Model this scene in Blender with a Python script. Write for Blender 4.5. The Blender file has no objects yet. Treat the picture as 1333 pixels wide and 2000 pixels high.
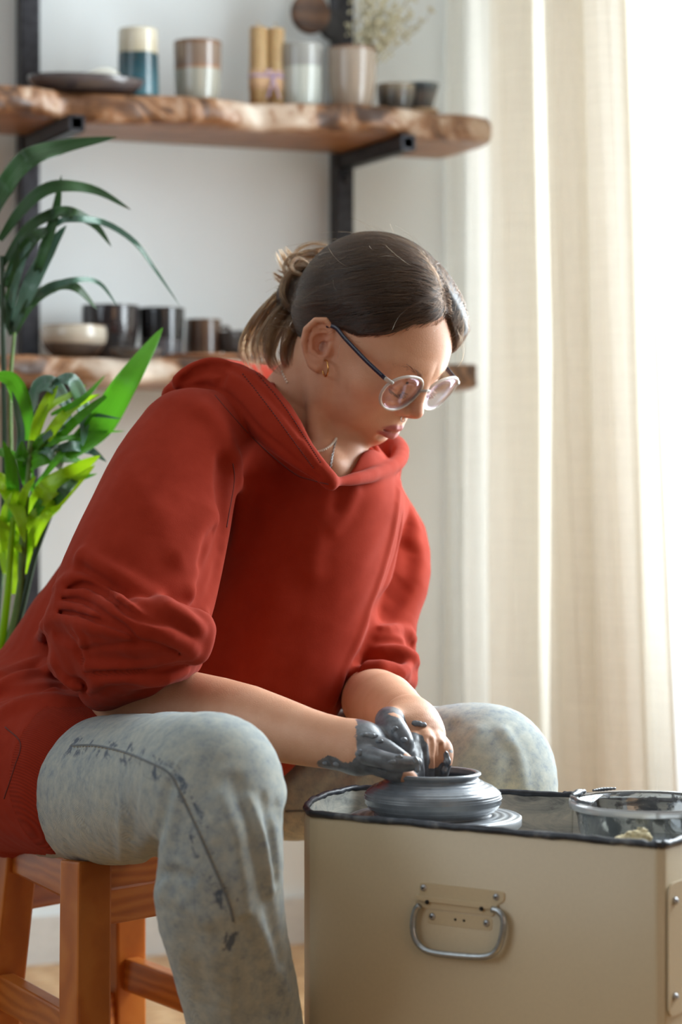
import bpy, bmesh, math, random
import numpy as np
from mathutils import Vector
from concurrent.futures import ThreadPoolExecutor
import openvdb

# ---------------------------------------------------------------- camera, world, lights
SC = bpy.context.scene
FPX = 4700.0          # focal length in pixels of the 1333x2000 frame
CX, HY = 666.5, 930.0 # principal column, horizon row
HC = 0.82             # lens height above the floor
cam_d = bpy.data.cameras.new('camera')
cam = bpy.data.objects.new('camera', cam_d)
SC.collection.objects.link(cam)
SC.camera = cam
cam.location = (0, 0, HC)
cam.rotation_euler = (math.pi / 2, 0, 0)
cam_d.sensor_fit = 'VERTICAL'
cam_d.sensor_height = 36.0
cam_d.lens = FPX / 2000 * 36.0
cam_d.shift_y = -(1000 - HY) / 2000.0
cam_d.dof.use_dof = True
cam_d.dof.focus_distance = 2.56
cam_d.dof.aperture_fstop = 4.0
cam_d.clip_start = 0.05

WN = np.array([.39, -.92, 0.]); WN /= np.linalg.norm(WN)     # normal of the shelf wall, into the room
WT = np.array([-WN[1], WN[0], 0.])                            # along the shelf wall, to the right
W0 = np.array([-.077, 4.19, 0.])                              # a point at its foot
CORNER = W0 + .40 * WT

wd = bpy.data.worlds.new('overcast_sky'); SC.world = wd; wd.use_nodes = True
bg = wd.node_tree.nodes['Background']
bg.inputs[0].default_value = (0.90, 0.96, 1.0, 1); bg.inputs[1].default_value = 1.3

def area_light(name, loc, direction, sx, sy, power, col):
    d = bpy.data.lights.new(name, 'AREA'); d.shape = 'RECTANGLE'; d.size = sx; d.size_y = sy
    d.energy = power; d.color = col
    o = bpy.data.objects.new(name, d); SC.collection.objects.link(o)
    o.location = loc
    o.rotation_euler = Vector(direction).to_track_quat('-Z', 'Z').to_euler()
    return o
_p = CORNER + .70 * WN + .30 * WT
area_light('window_daylight', (_p[0], _p[1], 1.30), (-WT[0], -WT[1], -.02), 1.4, 2.3, 158, (.86, .95, 1.0))
area_light('added_cool_fill', (-2.25, 1.2, 1.75), (1.0, .62, -.38), 1.3, 1.5, 18, (.80, .91, 1.0))  # cool fill from the left, added out of view; no window stands there
area_light('added_warm_fill', (1.5, -1.2, 1.5), (-.42, 1.0, -.2), 1.2, 1.2, 9, (1.0, .54, .24))  # unseen warm fill, added to warm the tones facing the camera

SC.view_settings.view_transform = 'Standard'
SC.view_settings.look = 'None'
SC.view_settings.gamma = 1.0
SC.view_settings.exposure = 0.0
SC.view_settings.use_curve_mapping = False
SC.cycles.use_denoising = True
SC.cycles.max_bounces = 10
SC.cycles.diffuse_bounces = 5
SC.cycles.transparent_max_bounces = 12
SC.cycles.caustics_reflective = False
SC.cycles.caustics_refractive = False
SC.cycles.sample_clamp_indirect = 6

# ---------------------------------------------------------------- helpers
def at(px, py, Y):
    return np.array([(px - CX) * Y / FPX, Y, HC - (py - HY) * Y / FPX])
def pt(px, py, Y, r=None):
    p = at(px, py, Y)
    return (p, r * Y / FPX)
def s2l(*c):
    return tuple(((x / 255) / 12.92 if x / 255 <= .04045 else ((x / 255 + .055) / 1.055) ** 2.4) for x in c) + (1.0,)

def link(o, parent=None):
    SC.collection.objects.link(o)
    if parent is not None: o.parent = parent
    return o
def tag(o, label=None, cat=None, group=None, kind=None):
    if label: o['label'] = label
    if cat: o['category'] = cat
    if group: o['group'] = group
    if kind: o['kind'] = kind
    return o
def empty(name, loc=(0, 0, 0), label=None, cat=None, group=None):
    o = bpy.data.objects.new(name, None); SC.collection.objects.link(o)
    o.location = tuple(float(v) for v in loc); o.empty_display_size = .05
    return tag(o, label, cat, group)
def mesh_obj(name, verts, faces, mat=None, parent=None, smooth=True, world=True):
    me = bpy.data.meshes.new(name)
    V = np.asarray(verts, dtype=np.float64)
    if parent is not None and world:
        V = V - np.array(root_loc(parent))
    if isinstance(faces, np.ndarray):
        me.vertices.add(len(V)); me.vertices.foreach_set('co', V.astype(np.float32).ravel())
        n, k = faces.shape
        me.loops.add(n * k); me.loops.foreach_set('vertex_index', faces.astype(np.int32).ravel())
        me.polygons.add(n)
        me.polygons.foreach_set('loop_start', (np.arange(n) * k).astype(np.int32))
        me.update(calc_edges=True); me.validate()
    else:
        me.from_pydata([tuple(v) for v in V], [], [tuple(f) for f in faces])
    if smooth: me.polygons.foreach_set('use_smooth', [True] * len(me.polygons))
    if mat is not None: me.materials.append(mat)
    me.update()
    o = bpy.data.objects.new(name, me)
    return link(o, parent)
def root_loc(o):
    l = np.zeros(3)
    while o is not None:
        l = l + np.array(o.location); o = o.parent
    return l
class MB:
    """collects shapes into one mesh"""
    def __init__(s): s.v = []; s.f = []
    def add(s, v, f):
        b = len(s.v); s.v.extend([tuple(map(float, x)) for x in v]); s.f.extend([tuple(i + b for i in q) for q in f]); return s
    def box(s, c, ax, half, bev=0.0):
        """ax: three unit axes; half: three half sizes; optional chamfer"""
        c = np.asarray(c, float); ax = [np.asarray(a, float) for a in ax]
        bm = bmesh.new(); bmesh.ops.create_cube(bm, size=2)
        for v in bm.verts: v.co = Vector((v.co.x * half[0], v.co.y * half[1], v.co.z * half[2]))
        if bev > 0:
            bmesh.ops.bevel(bm, geom=bm.edges[:], offset=bev, segments=2, affect='EDGES', profile=.6)
        bm.verts.index_update()
        vs = [c + ax[0] * v.co.x + ax[1] * v.co.y + ax[2] * v.co.z for v in bm.verts]
        fs = [[v.index for v in f.verts] for f in bm.faces]
        bm.free(); return s.add(vs, fs)
    def tube(s, pts, rad, n=10, closed=False, caps=True):
        pts = np.asarray(pts, float); m = len(pts)
        rad = np.full(m, rad) if np.isscalar(rad) else np.asarray(rad, float)
        T = np.gradient(pts, axis=0)
        if closed:
            T = np.roll(pts, -1, 0) - np.roll(pts, 1, 0)
        T /= np.linalg.norm(T, axis=1)[:, None] + 1e-12
        a = np.cross(T[0], [0, 0, 1.]);
        if np.linalg.norm(a) < .1: a = np.cross(T[0], [1., 0, 0])
        a /= np.linalg.norm(a); vs = []
        for i in range(m):
            a = a - T[i] * (a @ T[i]); a /= np.linalg.norm(a) + 1e-12
            b = np.cross(T[i], a)
            for k in range(n):
                t = 2 * math.pi * k / n
                vs.append(pts[i] + rad[i] * (math.cos(t) * a + math.sin(t) * b))
        fs = []
        for i in range(m - (0 if closed else 1)):
            j = (i + 1) % m
            for k in range(n):
                l = (k + 1) % n
                fs.append((i * n + k, i * n + l, j * n + l, j * n + k))
        if caps and not closed:
            fs.append(tuple(range(n))[::-1]); fs.append(tuple(range((m - 1) * n, m * n)))
        return s.add(vs, fs)
    def lathe(s, prof, c, n=48, wob=None):
        """prof: (r, z) list; r == 0 closes to a pole"""
        vs = []; fs = []
        c = np.asarray(c, float)
        for i, (r, z) in enumerate(prof):
            for k in range(n):
                t = 2 * math.pi * k / n
                rr = r * (1 + (wob(t, z) if wob else 0))
                vs.append(c + [rr * math.cos(t), rr * math.sin(t), z])
        for i in range(len(prof) - 1):
            for k in range(n):
                l = (k + 1) % n
                fs.append((i * n + k, i * n + l, (i + 1) * n + l, (i + 1) * n + k))
        return s.add(vs, fs)
    def build(s, name, mat, parent=None, smooth=True, auto=None):
        o = mesh_obj(name, s.v, s.f, mat, parent, smooth)
        bm = bmesh.new(); bm.from_mesh(o.data)
        bmesh.ops.remove_doubles(bm, verts=bm.verts[:], dist=1e-6)
        bmesh.ops.recalc_face_normals(bm, faces=bm.faces[:])
        if auto:
            for e in bm.edges:
                if len(e.link_faces) == 2 and e.calc_face_angle(0) > auto: e.smooth = False
        bm.to_mesh(o.data); bm.free()
        return o

def catmull(P, n):
    """P: (m,k) control rows -> n rows on a smooth curve through them"""
    P = np.asarray(P, float); m = len(P)
    if m == 2:
        t = np.linspace(0, 1, n)[:, None]; return P[0] * (1 - t) + P[1] * t
    Q = np.vstack([2 * P[0] - P[1], P, 2 * P[-1] - P[-2]])
    u = np.linspace(0, m - 1 - 1e-9, n); i = u.astype(int); t = (u - i)[:, None]
    a, b, c, d = Q[i], Q[i + 1], Q[i + 2], Q[i + 3]
    return .5 * ((2 * b) + (-a + c) * t + (2 * a - 5 * b + 4 * c - d) * t ** 2 + (-a + 3 * b - 3 * c + d) * t ** 3)

# ---- signed distance modelling
def rc(p, a, b, ra, rb):
    ba = b - a; l2 = max(ba @ ba, 1e-12); pa = p - a; y = pa @ ba
    if ra == rb or abs(ra - rb) ** 2 >= l2 * .98:
        t = np.clip(y / l2, 0, 1); q = pa - t[:, None] * ba
        return np.sqrt(np.einsum('ij,ij->i', q, q)) - (ra + (rb - ra) * t)
    rr = ra - rb; a2 = l2 - rr * rr; z = y - l2
    x2 = np.maximum(np.einsum('ij,ij->i', pa, pa) * l2 - y * y, 0) * l2
    y2 = y * y * l2; z2 = z * z * l2; k = np.sign(rr) * rr * rr * x2
    d = (np.sqrt(x2 * a2 / l2) + y * rr) / l2 - ra
    m1 = np.sign(z) * a2 * z2 > k; m2 = (~m1) & (np.sign(y) * a2 * y2 < k)
    d[m1] = np.sqrt(x2[m1] + z2[m1]) / l2 - rb; d[m2] = np.sqrt(x2[m2] + y2[m2]) / l2 - ra
    return d
def chain(p, pts):
    d = None
    for (a, ra), (b, rb) in zip(pts[:-1], pts[1:]):
        e = rc(p, a, b, ra, rb); d = e if d is None else np.minimum(d, e)
    return d
def smooth_chain(pts, n):
    P = np.array([list(a) + [r] for a, r in pts]); C = catmull(P, n)
    return [(c[:3], c[3]) for c in C]
def smin(a, b, k):
    h = np.maximum(k - np.abs(a - b), 0) / k
    return np.minimum(a, b) - h * h * k * .25
def smax(a, b, k): return -smin(-a, -b, k)
def ell(p, c, r, M=None):
    q = p - c
    if M is not None: q = q @ M
    r = np.asarray(r, float)
    k0 = np.sqrt((((q / r)) ** 2).sum(1)) + 1e-9
    k1 = np.sqrt((((q / r ** 2)) ** 2).sum(1)) + 1e-9
    return k0 * (k0 - 1) / k1
def dist_line(p, pts):
    d = None
    for a, b in zip(pts[:-1], pts[1:]):
        e = rc(p, a, b, 0, 0); d = e if d is None else np.minimum(d, e)
    return d
POOL = ThreadPoolExecutor(4)
def par(f, P, chunk=60000):
    if len(P) <= chunk: return f(P)
    return np.concatenate(list(POOL.map(f, [P[i:i + chunk] for i in range(0, len(P), chunk)])))
def grad(f, P, h):
    e = np.eye(3) * h
    return np.stack([par(f, P + e[i]) - par(f, P - e[i]) for i in range(3)], 1) / (2 * h)
def sdf_mesh(f, lo, hi, vox, B=8, newton=2):
    lo = np.asarray(lo, float); hi = np.asarray(hi, float)
    nb = np.ceil((hi - lo) / (vox * B)).astype(int)
    I = np.stack(np.meshgrid(*[np.arange(k) for k in nb], indexing='ij'), -1).reshape(-1, 3)
    cen = lo + (I + .5) * B * vox
    d = par(f, cen)
    act = np.abs(d) < vox * B * .5 * 1.74 * 1.45 + vox
    g = openvdb.FloatGrid(background=3 * vox)
    ins = I[(~act) & (d < 0)]
    for b in ins:
        g.fill(tuple(int(x) for x in b * B), tuple(int(x) for x in b * B + B - 1), -3 * vox, True)
    A = I[act]
    off = np.stack(np.meshgrid(*[np.arange(B)] * 3, indexing='ij'), -1).reshape(-1, 3)
    pts = (lo + (A[:, None, :] * B + off[None]) * vox).reshape(-1, 3)
    val = np.clip(par(f, pts), -3 * vox, 3 * vox).astype(np.float32).reshape(-1, B, B, B)
    for b, v in zip(A, val):
        g.copyFromArray(np.ascontiguousarray(v), ijk=tuple(int(x) for x in b * B))
    P, Q = g.convertToQuads(0.0)
    P = lo + np.asarray(P, float) * vox
    Q = np.asarray(Q)[:, ::-1].copy()
    for _ in range(newton):
        v = par(f, P); h_ = vox * .35; G = np.stack([par(f, P + np.eye(3)[i] * h_) - v for i in range(3)], 1) / h_
        gg = (G * G).sum(1) + 1e-6
        s = -(v / gg)[:, None] * G
        n = np.linalg.norm(s, axis=1); s *= np.minimum(1, vox * .8 / (n + 1e-12))[:, None]
        P = P + s
    return P, Q
def hit(f, px, py, y0=1.9, y1=3.3):
    """first surface point of f on the sight line through a pixel"""
    px = np.atleast_1d(px).astype(float); py = np.atleast_1d(py).astype(float)
    D = np.stack([(px - CX) / FPX, np.ones_like(px), -(py - HY) / FPX], 1)
    O = np.array([0, 0, HC]); Y = np.full(len(px), y0)
    for _ in range(90):
        d = f(O + D * Y[:, None]); Y = np.minimum(Y + np.maximum(d * .7, -.004), y1)
    return O + D * Y[:, None]
def noise3(P, s, seed=0):
    """cheap smooth pseudo-noise from sines, about -1..1"""
    r = np.random.RandomState(seed); out = 0
    for k in range(5):
        w = r.normal(size=3) * s * (1 + .35 * k); out = out + np.sin(P @ w + r.uniform(0, 6.28)) / (1 + .3 * k)
    return out / 2.4

# ---- materials
class NT:
    def __init__(s, name):
        s.m = bpy.data.materials.new(name); s.m.use_nodes = True; s.t = s.m.node_tree
        s.b = s.t.nodes['Principled BSDF']; s.o = s.t.nodes['Material Output']
    def n(s, typ, **kw):
        x = s.t.nodes.new(typ)
        for k, v in kw.items():
            if k in x.inputs.keys() if isinstance(k, str) else False: pass
            setattr(x, k, v)
        return x
    def l(s, a, b): s.t.links.new(a, b)
    def coord(s, kind='Object', scale=(1, 1, 1), rot=(0, 0, 0)):
        c = s.n('ShaderNodeTexCoord'); m = s.n('ShaderNodeMapping')
        m.inputs['Scale'].default_value = scale; m.inputs['Rotation'].default_value = rot
        s.l(c.outputs[kind], m.inputs['Vector']); return m.outputs[0]
    def noise(s, vec, scale, detail=4, rough=.55, dist=0):
        x = s.n('ShaderNodeTexNoise'); x.inputs['Scale'].default_value = scale; x.inputs['Detail'].default_value = detail
        x.inputs['Roughness'].default_value = rough; x.inputs['Distortion'].default_value = dist
        if vec is not None: s.l(vec, x.inputs['Vector'])
        return x.outputs['Fac']
    def ramp(s, fac, stops):
        x = s.n('ShaderNodeValToRGB'); r = x.color_ramp
        while len(r.elements) < len(stops): r.elements.new(.5)
        for e, (p, c) in zip(r.elements, stops): e.position = p; e.color = c if len(c) == 4 else tuple(c) + (1,)
        s.l(fac, x.inputs['Fac']); return x.outputs['Color']
    def mix(s, fac, a, b, mode='MIX'):
        x = s.n('ShaderNodeMix'); x.data_type = 'RGBA'; x.blend_type = mode
        for v, i in ((fac, 0), (a, 6), (b, 7)):
            if isinstance(v, (int, float)): x.inputs[i].default_value = v
            elif isinstance(v, tuple): x.inputs[i].default_value = v
            else: s.l(v, x.inputs[i])
        return x.outputs[2]
    def math(s, op, a, b=0.0, c=None):
        x = s.n('ShaderNodeMath'); x.operation = op
        for v, i in ((a, 0), (b, 1), (c, 2)):
            if v is None: continue
            if isinstance(v, (int, float)): x.inputs[i].default_value = v
            else: s.l(v, x.inputs[i])
        return x.outputs[0]
    def attr(s, name):
        x = s.n('ShaderNodeAttribute'); x.attribute_name = name; return x.outputs['Fac']
    def bump(s, h, strength=.3, dist=.002, normal=None):
        x = s.n('ShaderNodeBump'); x.inputs['Strength'].default_value = strength; x.inputs['Distance'].default_value = dist
        s.l(h, x.inputs['Height'])
        if normal is not None: s.l(normal, x.inputs['Normal'])
        return x.outputs[0]
    def set(s, **kw):
        for k, v in kw.items():
            k = k.replace('_', ' ')
            i = s.b.inputs[k]
            if isinstance(v, (int, float, tuple)): i.default_value = v
            else: s.l(v, i)
        return s
def simple(name, col, rough=.5, metal=0.0, bump=0.0, bscale=60, spec=.5, var=.06):
    t = NT(name); v = t.coord()
    n = t.noise(v, bscale)
    c = t.ramp(n, [(.3, tuple(x * (1 - var) for x in col[:3]) + (1,)), (.7, tuple(min(1, x * (1 + var)) for x in col[:3]) + (1,))])
    t.set(Base_Color=c, Roughness=rough, Metallic=metal, Specular_IOR_Level=spec)
    if bump: t.set(Normal=t.bump(n, bump, .002))
    return t.m
def set_attr(o, name, arr):
    a = o.data.attributes.new(name, 'FLOAT', 'POINT'); a.data.foreach_set('value', np.asarray(arr, np.float32))
# ---------------------------------------------------------------- the room
X3, Y3, Z3 = np.array([1., 0, 0]), np.array([0, 1., 0]), np.array([0, 0, 1.])
def wall_pt(s, n=0.0, z=0.0): return W0 + s * WT + n * WN + np.array([0, 0, z])

def wall_mat():
    t = NT('white_plaster'); v = t.coord()
    n = t.noise(v, 3, 3); n2 = t.noise(v, 160, 3)
    t.set(Base_Color=t.ramp(n, [(.3, (.76, .81, .82)), (.7, (.82, .86, .87))]), Roughness=.75, Normal=t.bump(n2, .12, .002))
    return t.m
M_WALL = wall_mat()
def wood_mat(name, cols, scale=(1, 1, 1), rot=(0, 0, 0), rough=.45, ring=6.0, bump=.15, kind='Object'):
    t = NT(name); v = t.coord(kind, scale, rot)
    w = t.n('ShaderNodeTexWave'); w.wave_type = 'BANDS'; w.bands_direction = 'Z'
    w.inputs['Scale'].default_value = ring; w.inputs['Distortion'].default_value = 5.5; w.inputs['Detail'].default_value = 3; w.inputs['Detail Scale'].default_value = 1.4
    t.l(v, w.inputs['Vector'])
    n = t.noise(v, 18, 5, .6, .6); n2 = t.noise(v, 3, 3)
    f = t.math('ADD', t.math('MULTIPLY', w.outputs['Fac'], .45), t.math('MULTIPLY', n, .55))
    k = len(cols)
    c = t.ramp(f, [(.15 + .7 * i / (k - 1), c) for i, c in enumerate(cols)])
    c = t.mix(t.math('MULTIPLY', n2, .35), c, tuple(x * .6 for x in cols[0][:3]) + (1,))
    t.set(Base_Color=c, Roughness=rough, Normal=t.bump(f, bump, .001))
    return t.m
# floor: pale oak boards, each its own plank
floor = tag(MB().box((0, 1.4, -.021), (X3, Y3, Z3), (2.85, 3.6, .019)).build('floor', simple('subfloor', (.25, .17, .1), .7), smooth=False), kind='structure')
M_FLOOR = wood_mat('pale_oak_boards', [s2l(176, 128, 78), s2l(205, 160, 108), s2l(224, 186, 138)], (1, 1, 1), (0, math.pi / 2, 0), .32, 5, .08, 'Generated')
rnd = random.Random(4)
def floor_planks():
    w = .12; meshes = []
    for k in range(3):
        L = .9 + .25 * k
        mb = MB().box((0, 0, 0), (X3, Y3, Z3), (L / 2 - .001, w / 2 - .001, .006), .0015)
        o = mb.build('plank', M_FLOOR, None, smooth=False); meshes.append((o.data, L)); bpy.data.objects.remove(o)
    for j in range(-6, 30):
        v = -1.4 + j * w + .0
        u = -1.75 - rnd.random() * .5
        while u < .95:
            me, L = meshes[rnd.randrange(3)]
            c = wall_pt(u + L / 2, 1.62 + v)
            if 1.8 < c[1] < 4.6 and c[0] > -1.6:
                o = bpy.data.objects.new('plank', me); SC.collection.objects.link(o); o.parent = floor
                o.location = (c[0], c[1], .003 - .0); o.rotation_euler = (0, 0, math.atan2(WT[1], WT[0]))
            u += L
floor_planks()
def slab(name, c, ax, half, mat=M_WALL):
    return tag(MB().box(c, ax, half).build(name, mat, smooth=False), kind='structure')
AX = (WT, WN, Z3)
M_FAR = simple('warm_grey_wall', (.34, .31, .28), .8)
slab('wall_back', wall_pt(-1.5, -.06, 1.3), AX, (1.85, .06, 1.32))
# window wall: piers and lintel around one tall opening
wp = lambda a, t=0, z=0: CORNER + a * WN + t * WT + np.array([0, 0, z])
slab('wall_right', wp(-.02, .06, 1.3), (WN, WT, Z3), (.05, .06, 1.32))
slab('wall_right_lintel', wp(1.75, .06, 2.52), (WN, WT, Z3), (1.75, .06, .10))
slab('wall_right_pier', wp(3.5, .06, 1.3), (WN, WT, Z3), (1.55, .06, 1.32), M_FAR)
slab('wall_left', (-2.78, 1.9, 1.3), (X3, Y3, Z3), (.06, 3.9, 1.32), M_FAR)
slab('wall_rear', (0, -2.2, 1.3), (X3, Y3, Z3), (2.8, .06, 1.32), M_FAR)
slab('ceiling', (0, 1.4, 2.66), (X3, Y3, Z3), (2.85, 3.7, .05), simple('white_ceiling', (.7, .7, .68), .8))
M_TRIM = simple('white_trim_paint', (.66, .67, .66), .4)
tag(MB().box(wall_pt(-1.5, .008, .045), AX, (1.79, .008, .045), .003).build('baseboard_back', M_TRIM, smooth=False), kind='structure')
win = tag(MB().box(wp(.05, .03, 1.22), (WN, WT, Z3), (.018, .035, 1.2), .004).box(wp(1.03, .03, 2.39), (WN, WT, Z3), (.91, .035, .03), .004)
    .box(wp(1.92, .03, 1.22), (WN, WT, Z3), (.03, .035, 1.2), .004).box(wp(1.03, .03, .06), (WN, WT, Z3), (.91, .035, .05), .004).build('window_1', M_TRIM, smooth=False), kind='structure')
MB().box(wp(.90, .03, 1.22), (WN, WT, Z3), (.022, .03, 1.15), .003).build('mullion', M_TRIM, win, smooth=False)

# curtains
def curtain_mat(name, col, trans, transp):
    t = NT(name); v = t.coord()
    w = t.noise(t.coord(scale=(1, 1, .02)), 420, 2); w2 = t.noise(t.coord(scale=(.02, .02, 1)), 420, 2)
    f = t.math('ADD', t.math('MULTIPLY', w, .5), t.math('MULTIPLY', w2, .5))
    c = t.ramp(f, [(.35, tuple(x * .9 for x in col)), (.65, col)])
    d = t.n('ShaderNodeBsdfDiffuse'); tr = t.n('ShaderNodeBsdfTranslucent'); tp = t.n('ShaderNodeBsdfTransparent')
    m1 = t.n('ShaderNodeMixShader'); m2 = t.n('ShaderNodeMixShader')
    t.l(c, d.inputs[0]); t.l(c, tr.inputs[0]); m1.inputs[0].default_value = trans; m2.inputs[0].default_value = transp
    t.l(d.outputs[0], m1.inputs[1]); t.l(tr.outputs[0], m1.inputs[2]); t.l(m1.outputs[0], m2.inputs[1]); t.l(tp.outputs[0], m2.inputs[2])
    t.l(m2.outputs[0], t.o.inputs[0]); return t.m
M_LINEN = curtain_mat('beige_linen', (.90, .85, .77), .66, .01)
M_SHEER = curtain_mat('white_voile', (.74, .75, .75), .22, .01)
def cur_a(px, off):
    """where a sight column meets the curtain plane at distance off from the window wall"""
    k = (px - CX) / FPX; c = CORNER - off * WT
    return (k * c[1] - c[0]) / (WN[0] - k * WN[1])
def curtain(name, path, mat, base, label, z0=.03, z1=2.36, nz=60, per=9):
    P0 = [];
    for (pt_, pb, off) in path:
        P0.append((cur_a(pt_, base), cur_a(pb, base), off))
    C = catmull(P0, per * (len(P0) - 1) + 1)
    vs = []; fs = []; m = len(C)
    for i in range(nz + 1):
        z = z0 + (z1 - z0) * i / nz
        py = HY - (z - HC) * FPX / 3.9
        t = min(max((py - 0) / 1540., -.25), 1.35)
        for j, (a0, a1, off) in enumerate(C):
            a = a0 * (1 - t) + a1 * t
            o = base + off * (.8 + .25 * t) + .004 * math.sin(j * .9 + z * 3.1) + .003 * math.sin(a * 40 + z * 5)
            vs.append(CORNER + a * WN - o * WT + np.array([0, 0, z]))
    for i in range(nz):
        for j in range(m - 1):
            fs.append((i * m + j, i * m + j + 1, (i + 1) * m + j + 1, (i + 1) * m + j))
    o = mesh_obj(name, vs, fs, mat)
    s = o.modifiers.new('thickness', 'SOLIDIFY'); s.thickness = .0012
    o.modifiers.remove(s)
    return tag(o, label, 'curtain')
curtain('linen_curtain', [(884, 882, .01), (897, 893, .02), (912, 914, -.01), (940, 930, .02), (965, 968, -.01), (990, 1004, .03), (1012, 1022, .06), (1043, 1046, .03),
    (1036, 1042, -.01), (1000, 1016, -.035), (992, 1010, -.05), (1020, 1036, -.055), (1056, 1058, -.03), (1078, 1074, -.035), (1094, 1100, -.0), (1110, 1140, .05), (1138, 1200, .055),
    (1146, 1206, .02), (1130, 1150, -.02), (1104, 1116, -.03), (1104, 1114, -.05), (1130, 1160, -.06), (1150, 1215, -.02), (1168, 1228, .0), (1180, 1236, .05), (1205, 1262, .05),
    (1216, 1274, .02), (1200, 1240, -.02), (1180, 1226, -.03), (1182, 1224, -.05), (1205, 1250, -.055), (1222, 1284, -.03)],
    M_LINEN, .10, 'beige linen curtain with deep vertical folds hanging behind the woman')
sheer = [(880 + 26 * i + 5 * math.sin(i * 2.1), 880 + 27 * i + 6 * math.sin(i * 1.7), .010 * math.sin(i * 2.4)) for i in range(0, 21)]
curtain('sheer_curtain', sheer, M_SHEER, .020, 'thin white sheer curtain over the window at the right edge', per=6)
rod = MB(); rod.tube([wp(.02, -.10, 2.43), wp(3.2, -.10, 2.43)], .011, 12)
tag(rod.build('curtain_rod', simple('brushed_steel', (.5, .5, .5), .35, 1.0)), 'steel curtain rod above the window, over the linen curtain', 'curtain rod')

# ---------------------------------------------------------------- shelving: steel frame and two live-edge boards
M_STEEL = simple('dark_raw_steel', (.035, .035, .04), .42, .75, .1, 90, var=.4)
M_STEELIN = simple('steel_tube_inside', (.01, .01, .01), .9)
UZ, LZ = HC + .558, HC + .144      # undersides
UT, LT = HC + .603, HC + .187      # tops
frame = empty('shelf_frame', W0 + WT * -.2, 'black square steel tube frame carrying the two wooden shelves', 'shelf frame')
for s in (-.492, .070):
    MB().box(wall_pt(s, .035, 1.45), AX, (.0165, .0165, 1.1), .003).build('post', M_STEEL, frame, smooth=False)
    for z in (UZ, LZ):
        q = wall_pt(s + .0, .175, z - .0135)
        # open square tube: four walls
        m = MB(); h = .0125; w = .002
        for (du, dz, hu, hz) in ((-h + w, 0, w, h), (h - w, 0, w, h), (0, -h + w, h, w), (0, h - w, h, w)):
            m.box(q + WT * du + Z3 * dz, AX, (hu, .140, hz))
        b = m.build('bracket', M_STEEL, frame, smooth=False)
        MB().box(q - WN * .02, AX, (h - 2 * w, .112, h - 2 * w)).build('tube_core', M_STEELIN, b, smooth=False)
        MB().tube([wall_pt(s, .05, z - .04), wall_pt(s, .058, z - .044)], .008, 10).build('weld', simple('blued_weld', (.12, .10, .09), .4, .8) if s < 0 and z == UZ else M_STEEL, frame)

def board_mat(name):
    t = NT(name); v = t.coord('Object', (1, 1, 1), (0, 0, -math.atan2(WT[1], WT[0])))
    v2 = t.coord('Object', (2.2, 14, 30), (0, 0, -math.atan2(WT[1], WT[0])))
    n = t.noise(v2, 4.5, 6, .62, 1.2); n2 = t.noise(v, 9, 4, .6, 1.5); n3 = t.noise(v, 34, 4)
    grain = t.ramp(n, [(.25, s2l(92, 52, 26)), (.5, s2l(150, 96, 52)), (.75, s2l(188, 132, 82))])
    bark_and_glare = t.ramp(n2, [(.38, s2l(72, 50, 38)), (.47, s2l(146, 104, 72)), (.54, s2l(190, 164, 142)), (.70, s2l(226, 212, 196))])  # brown bark; the pale stops paint window glare onto the front edge
    e = t.attr('edge'); e2 = t.math('MULTIPLY', e, t.ramp(t.noise(v, 5, 3), [(.30, (0.35,) * 3), (.5, (1,) * 3)]))
    t.set(Base_Color=t.mix(e2, grain, bark_and_glare), Roughness=.38, Normal=t.bump(t.math('ADD', n, n3), .25, .002))
    return t.m
M_BOARD = board_mat('live_edge_wood')
def live_board(name, s0, s1, z0, z1, depth, seed, label):
    n = 90; rs = np.random.RandomState(seed); prof = []
    vs = []; fs = []; edge = []
    rows = [(0, 0), (.25, 0), (.5, 0), (.8, 0), (.93, .0), (1.0, .12), (1.015, .35), (1.0, .65), (.985, .9), (.955, 1), (.8, 1), (.5, 1), (.25, 1), (0, 1)]
    for i in range(n + 1):
        u = i / n; s = s0 + (s1 - s0) * u
        d = depth + .018 * math.sin(5.3 * s + seed) + .008 * math.sin(17 * s + 1) + .004 * math.sin(41 * s)
        if seed == 1: d += -.030 * max(0, (s - .12) / .15) ** 1.2 + .010 * math.exp(-((s + .06) / .12) ** 2) + (.012 if s < -.50 else 0)
        for (f, g) in rows:
            j = .0035 * math.sin(s * 60 + g * 9) + .002 * math.sin(s * 131 + g * 4)
            inf = 1 if f > .9 else 0
            zz = z0 + (z1 - z0) * g + (.004 * math.sin(s * 23 + 2) * inf * (1 if g < .5 else .4))
            vs.append(wall_pt(s, .054 + f * (d - .052) + j * inf, zz)); edge.append(1.0 if f > .97 else (.5 if f > .9 else 0))
    m = len(rows)
    for i in range(n):
        for j in range(m):
            k = (j + 1) % m
            fs.append((i * m + j, i * m + k, (i + 1) * m + k, (i + 1) * m + j))
    fs.append(tuple(range(m))[::-1]); fs.append(tuple(range(n * m, n * m + m)))
    o = mesh_obj(name, vs, fs, M_BOARD); set_attr(o, 'edge', edge)
    return tag(o, label, 'shelf board')
live_board('wooden_shelf', -.95, .250, UZ, UT, .275, 1, 'upper thick live-edge wooden shelf board holding pale and dark cups')
live_board('wooden_shelf', -.95, .215, LZ, LT, .275, 2, 'lower live-edge wooden shelf board behind the woman\'s shoulder, holding dark pots')

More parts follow.
